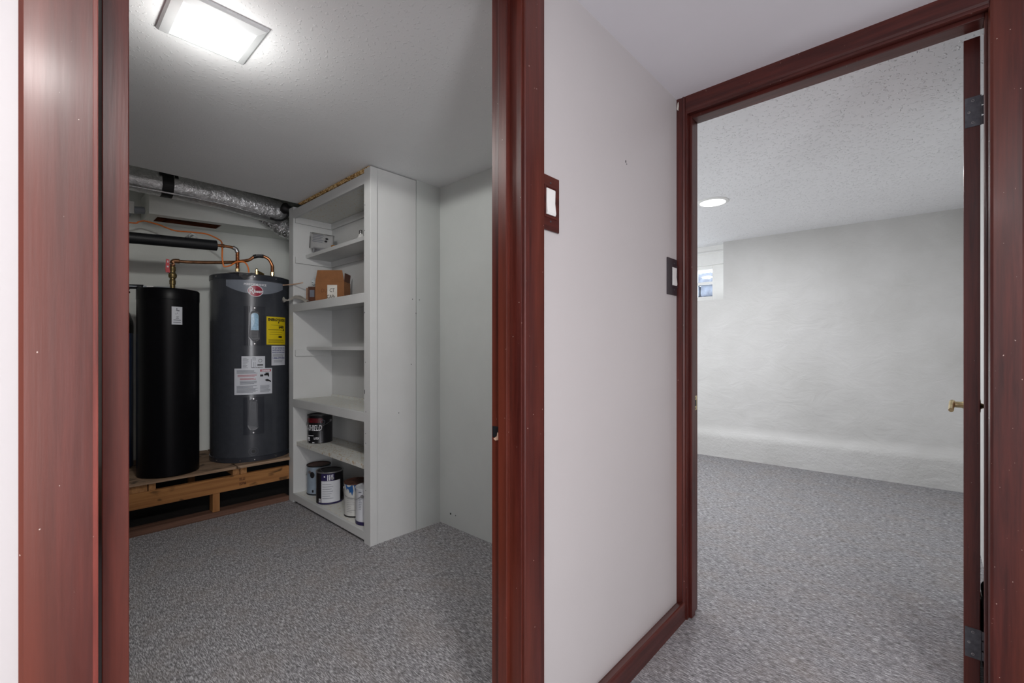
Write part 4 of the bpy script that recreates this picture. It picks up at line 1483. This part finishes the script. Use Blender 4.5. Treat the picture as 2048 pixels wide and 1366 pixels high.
# white can with blue drips and a dark lid
cx, cy, cr = 1.417, 2.626, 0.080
t = paint_can('paint_can', cx, cy, ZB6, cr, 0.205, 'off-white paint can with blue drips and dark brown lid', 'bottle', 'can_rust', 'can_rust', -40, 'down')
bm = nb()
fn = on_cyl(cx, cy, cr, -178, ZB6, .0012)
for pts in (((0.0, .200), (.055, .200), (.060, .165), (.052, .135), (.044, .158), (.036, .150), (.030, .170), (.020, .178), (.012, .165), (.006, .185)),
            ((.062, .200), (.090, .200), (.086, .150), (.078, .120), (.072, .160))):
    vv = [bm.verts.new(fn(*q)) for q in pts]
    bm.faces.new(vv)
obj('blue_drips', bm, 'blue_plastic', t)
obj('base_stripe', cyl_patch(nb(), cx, cy, cr, -200, -60, ZB6 + .002, ZB6 + .010, 0.0008, 20), 'ink_black', t)
bm = nb()
rects_on(bm, fill_lines(.012, .075, .03, .12, 8, .12, .5), fn, 3)
obj('small_print', bm, 'ink_grey', t)
# white can at the right
cx, cy, cr = 1.402, 2.455, 0.080
t = paint_can('paint_can', cx, cy, ZB6, cr, 0.212, 'white paint can with navy base stripe beside the right upright', 'can_white', 'can_white', 'can_white', -150, 'down')
obj('base_stripe', cyl_patch(nb(), cx, cy, cr, -210, -40, ZB6 + .002, ZB6 + .022, 0.0008, 26), 'can_navy', t)
obj('navy_patch', cyl_patch(nb(), cx, cy, cr, -137, -90, ZB6 + .118, ZB6 + .178, 0.0008, 12, lambda u: ZB6 + .118 + 0.03 * max(0, .4 - u)), 'can_navy', t)
bm = nb()
rects_on(bm, fill_lines(.006, .030, .09, .17, 8, .2, .4) + [(.004, .192, .026, .197)], on_cyl(cx, cy, cr, -172, ZB6, .0012), 2)
obj('small_print', bm, 'ink_grey', t)
# pouch and bulb on the top shelf
ZS1 = 1.7815
pb = thing('mailing_pouch', (1.50, 3.20, ZS1), 'pale grey printed pouch leaning in the top left shelf corner', 'pouch')


def pillow(bm, c, eu, ev, en, w, h, d, nu=10, nv=8, wr=0.004):
    g = []
    for s in (1, -1):
        gg = []
        for i in range(nu + 1):
            row = []
            for j in range(nv + 1):
                u, v = i / nu * 2 - 1, j / nv * 2 - 1
                k = (1 - u ** 4) * (1 - v ** 4)
                p = Vector(c) + Vector(eu) * (u * w / 2) + Vector(ev) * (v * h / 2) + Vector(en) * (s * d / 2 * k + wr * noise.noise(Vector((u * 3 + s, v * 3, c[0] * 9))))
                row.append(bm.verts.new(p))
            gg.append(row)
        g.append(gg)
    for s in range(2):
        for i in range(nu):
            for j in range(nv):
                bm.faces.new((g[s][i][j], g[s][i + 1][j], g[s][i + 1][j + 1], g[s][i][j + 1]))
    bmesh.ops.remove_doubles(bm, verts=bm.verts, dist=0.0025)
    bmesh.ops.recalc_face_normals(bm, faces=bm.faces)
    return bm


# the pouch front faces the camera, top edge leaning back and drooping to the right
EU = Vector((0.66, -0.72, -0.16)).normalized()
EV = Vector((0.14, 0.20, 0.95)).normalized()
EN = EU.cross(EV).normalized()
pc = Vector((1.450, 3.200, ZS1 + .088))
obj('pouch_body', pillow(nb(), pc, EU, EV, EN, 0.178, 0.125, 0.030), 'mailer', pb, True)
side = 1 if EN.dot(Vector((-1, -1, 0))) > 0 else -1
fl = lambda x, y: tuple(pc + EU * x + EV * y + EN * side * (0.0165 + 0.0))
bm = nb()
for k in range(5):
    y = 0.038 - k * 0.013
    rects = [(-0.062 + 0.004 * (k % 2), y, 0.020 - 0.008 * (k % 3), y + 0.0045)]
    rects_on(bm, rects, fl, 1)
obj('printed_lines', bm, 'ink_grey', pb)
bm = nb()
for x, y in ((0.042, 0.020), (0.036, 0.000)):
    vv = [bm.verts.new(fl(x + .011 * math.cos(2 * PI * k / 14), y + .008 * math.sin(2 * PI * k / 14))) for k in range(14)]
    bm.faces.new(vv)
obj('black_dots', bm, 'ink_black', pb)
obj('foil_foot', pillow(nb(), Vector((1.445, 3.205, ZS1 + .026)), Vector((0.62, -0.78, 0)), Vector((0, 0, 1)), Vector((0.78, 0.62, 0)), 0.115, 0.050, 0.034), 'foil_bag', pb, True)
bxo('amber_carton', None, 'amber', 1.462, 1.515, 3.055, 3.085, ZS1 + .0005, ZS1 + .045, 0.001, label='tiny amber carton under the edge of the grey pouch', category='carton')

bl = thing('light_bulb', (1.52, 2.73, ZS1), 'white light bulb standing on its head on the top shelf', 'light bulb')
bx_, by_ = 1.505, 2.742
obj('globe', lathe(nb(), bx_, by_, [(0, ZS1 + .0005), (.016, ZS1 + .002), (.027, ZS1 + .012), (.030, ZS1 + .028), (.026, ZS1 + .045), (.018, ZS1 + .062), (.015, ZS1 + .074), (0, ZS1 + .075)], 28), 'white_plastic', bl, True)
obj('screw_base', lathe(nb(), bx_, by_, [(.0135, ZS1 + .074), (.0145, ZS1 + .078), (.0130, ZS1 + .081), (.0145, ZS1 + .085), (.0130, ZS1 + .088), (.0145, ZS1 + .092), (.012, ZS1 + .098), (.006, ZS1 + .102), (0, ZS1 + .103)], 24), 'chrome', bl, True)

# second shelf: cardboard box, dark carton, film, papers
ZS2 = 1.4175
FWD = Vector((0.7356, 0.6774, 0))
RGT = Vector((0.6774, -0.7356, 0))
cb = thing('cardboard_box', (1.44, 3.0, ZS2), 'open brown cardboard box with hand lettered white label', 'box')
c0 = Vector((1.329, 3.031, ZS2))


def obox(bm, o0, u0, u1, v0, v1, z0, z1, bev=0.0, taper=0.0):
    b2 = box(nb(), u0, u1, v0, v1, z0, z1, bev)
    for v in b2.verts:
        k = taper * (v.co.z - z0) / (z1 - z0)
        x = v.co.x + (k if v.co.x < (u0 + u1) / 2 else -k)
        p = o0 + RGT * x + FWD * v.co.y
        v.co = Vector((p.x, p.y, o0.z + v.co.z))
    me = bpy.data.meshes.new('t')
    b2.to_mesh(me); b2.free()
    bm.from_mesh(me)
    bpy.data.meshes.remove(me)
    return bm


bw, bd, bh = 0.195, 0.115, 0.135
bm = nb()
obox(bm, c0, 0, bw, 0, .004, .0005, bh)
obox(bm, c0, 0, bw, bd - .004, bd, .0005, bh)
obox(bm, c0, 0, .004, .004, bd - .004, .0005, bh)
obox(bm, c0, bw - .004, bw, .004, bd - .004, .0005, bh)
obox(bm, c0, .004, bw - .004, .004, bd - .004, .0005, .004)
obj('carton', bm, 'cardboard', cb)
bm = nb()
obox(bm, c0, 0.0, bw, -.0005, .0035, bh, 0.212, 0.001, 0.014)
obj('front_flap', bm, 'cardboard', cb)
bm = nb()
b2 = obox(bm, c0, bw - .004, bw + .0, .006, bd - .006, bh, 0.195, 0.001)
for v in bm.verts:
    v.co += (RGT * 0.001 + FWD * 0.012) * max(0, (v.co.z - ZS2 - bh) / 0.06)
obj('side_flap', bm, 'cardboard_dark', cb)
fb = lambda x, y: tuple(c0 + RGT * x - FWD * 0.0016 + Vector((0, 0, y)))
bm = nb()
obox(bm, c0, 0.082, 0.148, -.0016, -.0005, .006, .112)
lb = obj('paper_label', bm, 'paper', cb)
bm = nb()
fb2 = lambda x, y: tuple(c0 + RGT * x - FWD * 0.0022 + Vector((0, 0, y)))
for s, x0, y0, sz in (('CT', 0.096, .064, .036), ('CABs', 0.078, .022, .034)):
    vs, fs = text_faces(s, sz, 0.0002, 0.12, 0.72)
    flat_to(bm, vs, fs, lambda x, y, x0=x0, y0=y0: fb2(x0 + x, y0 + y))
obj('handwriting', bm, 'ink_black', lb)
bm = nb()
vs, fs = text_faces('DU', 0.036, 0.0001, 0.05, 0.75)
flat_to(bm, vs, fs, lambda x, y: tuple(c0 + RGT * (0.040 + x) - FWD * 0.0007 + Vector((0, 0, .062 + y))))
obj('faint_writing', bm, simple('brown_marker', srgb(104, 60, 30), 0.8), cb)

dc = thing('small_carton', (1.40, 3.16, ZS2), 'small dark brown carton left of the cardboard box', 'carton')
dc0 = Vector((1.300, 3.200, ZS2))
bm = nb()
obox(bm, Vector((1.318, 3.168, ZS2)), 0.0, 0.083, 0.045, 0.135, .0005, .118, .001)
obj('carton', bm, 'cardboard_dark', dc)
bm = nb()
obox(bm, Vector((1.318, 3.168, ZS2)), 0.012, 0.045, 0.0440, 0.0448, .045, .095)
obj('grey_label', bm, 'ink_grey', dc)
bm = nb()
obox(bm, Vector((1.318, 3.168, ZS2)), -0.010, -0.003, 0.042, 0.046, .002, .110, .0005)
obj('loose_flap', bm, 'cardboard', dc)
# crumpled film
bm = nb()
bmesh.ops.create_icosphere(bm, subdivisions=4, radius=0.042)
for v in bm.verts:
    n = v.co.normalized()
    v.co = n * (0.034 + 0.014 * noise.noise(n * 3.1) + 0.012 * noise.noise(n * 7)) * 1.0
    v.co.x *= 1.05
    v.co.z *= 0.9
    v.co += Vector((1.418, 3.190, ZS2 + .152))
obj('plastic_film', bm, 'clear_film', None, False, label='ball of crumpled clear plastic on the dark carton', category='plastic wrap')
# papers sticking out past the edge
bm = nb()
pts = [(1.268, 3.428, 1.455), (1.262, 3.408, 1.470), (1.262, 3.385, 1.452), (1.268, 3.355, 1.446), (1.280, 3.318, 1.462), (1.292, 3.27, 1.474), (1.305, 3.20, 1.455), (1.315, 3.13, 1.428)]
prev = None
random.seed(3)
for k, p in enumerate(pts):
    q = (p[0] - 0.004, p[1] + .002, p[2] - 0.022 + 0.014 * (k % 2) * (k < 4))
    if k > 5: q = (p[0] - .004, p[1], p[2] - .012)
    r_ = (p[0] + 0.05, p[1] + 0.03, p[2] + (0.006 if k % 2 else -.004))
    if k <= 4: r_ = (p[0] + .006, p[1], p[2] + .004)
    if k >= 6: r_ = (p[0] + .022, p[1] + .010, p[2] + .002)
    cur = [bm.verts.new(x) for x in (q, p, r_)]
    if prev:
        bm.faces.new((prev[0], cur[0], cur[1], prev[1]))
        bm.faces.new((prev[1], cur[1], cur[2], prev[2]))
    prev = cur
bmesh.ops.solidify(bm, geom=bm.faces[:], thickness=0.0008)
obj('crumpled_paper', bm, 'paper', None, label='torn white paper poking out past the left upright of the shelves', category='paper')
obj('wooden_stick', tube(nb(), [(1.270, 3.428, 1.560), (1.275, 3.39, 1.558), (1.302, 3.29, 1.558), (1.322, 3.215, 1.562)], lambda t: .004 if t > .15 else .0055, 8, 3), 'raw_wood', None, True,
    label='thin pale stick lying across the carton and past the upright', category='stick')

# ------------------------------------------------------------------ black bag squeezed behind the right door
bg = thing('bag', (2.27, -0.18, 0.0), 'black bag with a white band behind the open red door', 'bag')
bm = nb()
box(bm, 2.20, 2.34, -0.208, -0.1455, 0.001, 0.212, 0.014)
obj('bag_body', bm, 'bag_black', bg, 40)
bxo('white_band', bg, 'white_plastic', 2.201, 2.339, -0.209, -0.1450, 0.2125, 0.2215, 0.002)
bm = nb()
box(bm, 2.205, 2.335, -0.206, -0.1465, 0.222, 0.272, 0.016)
obj('bag_top', bm, 'bag_black', bg, 40)
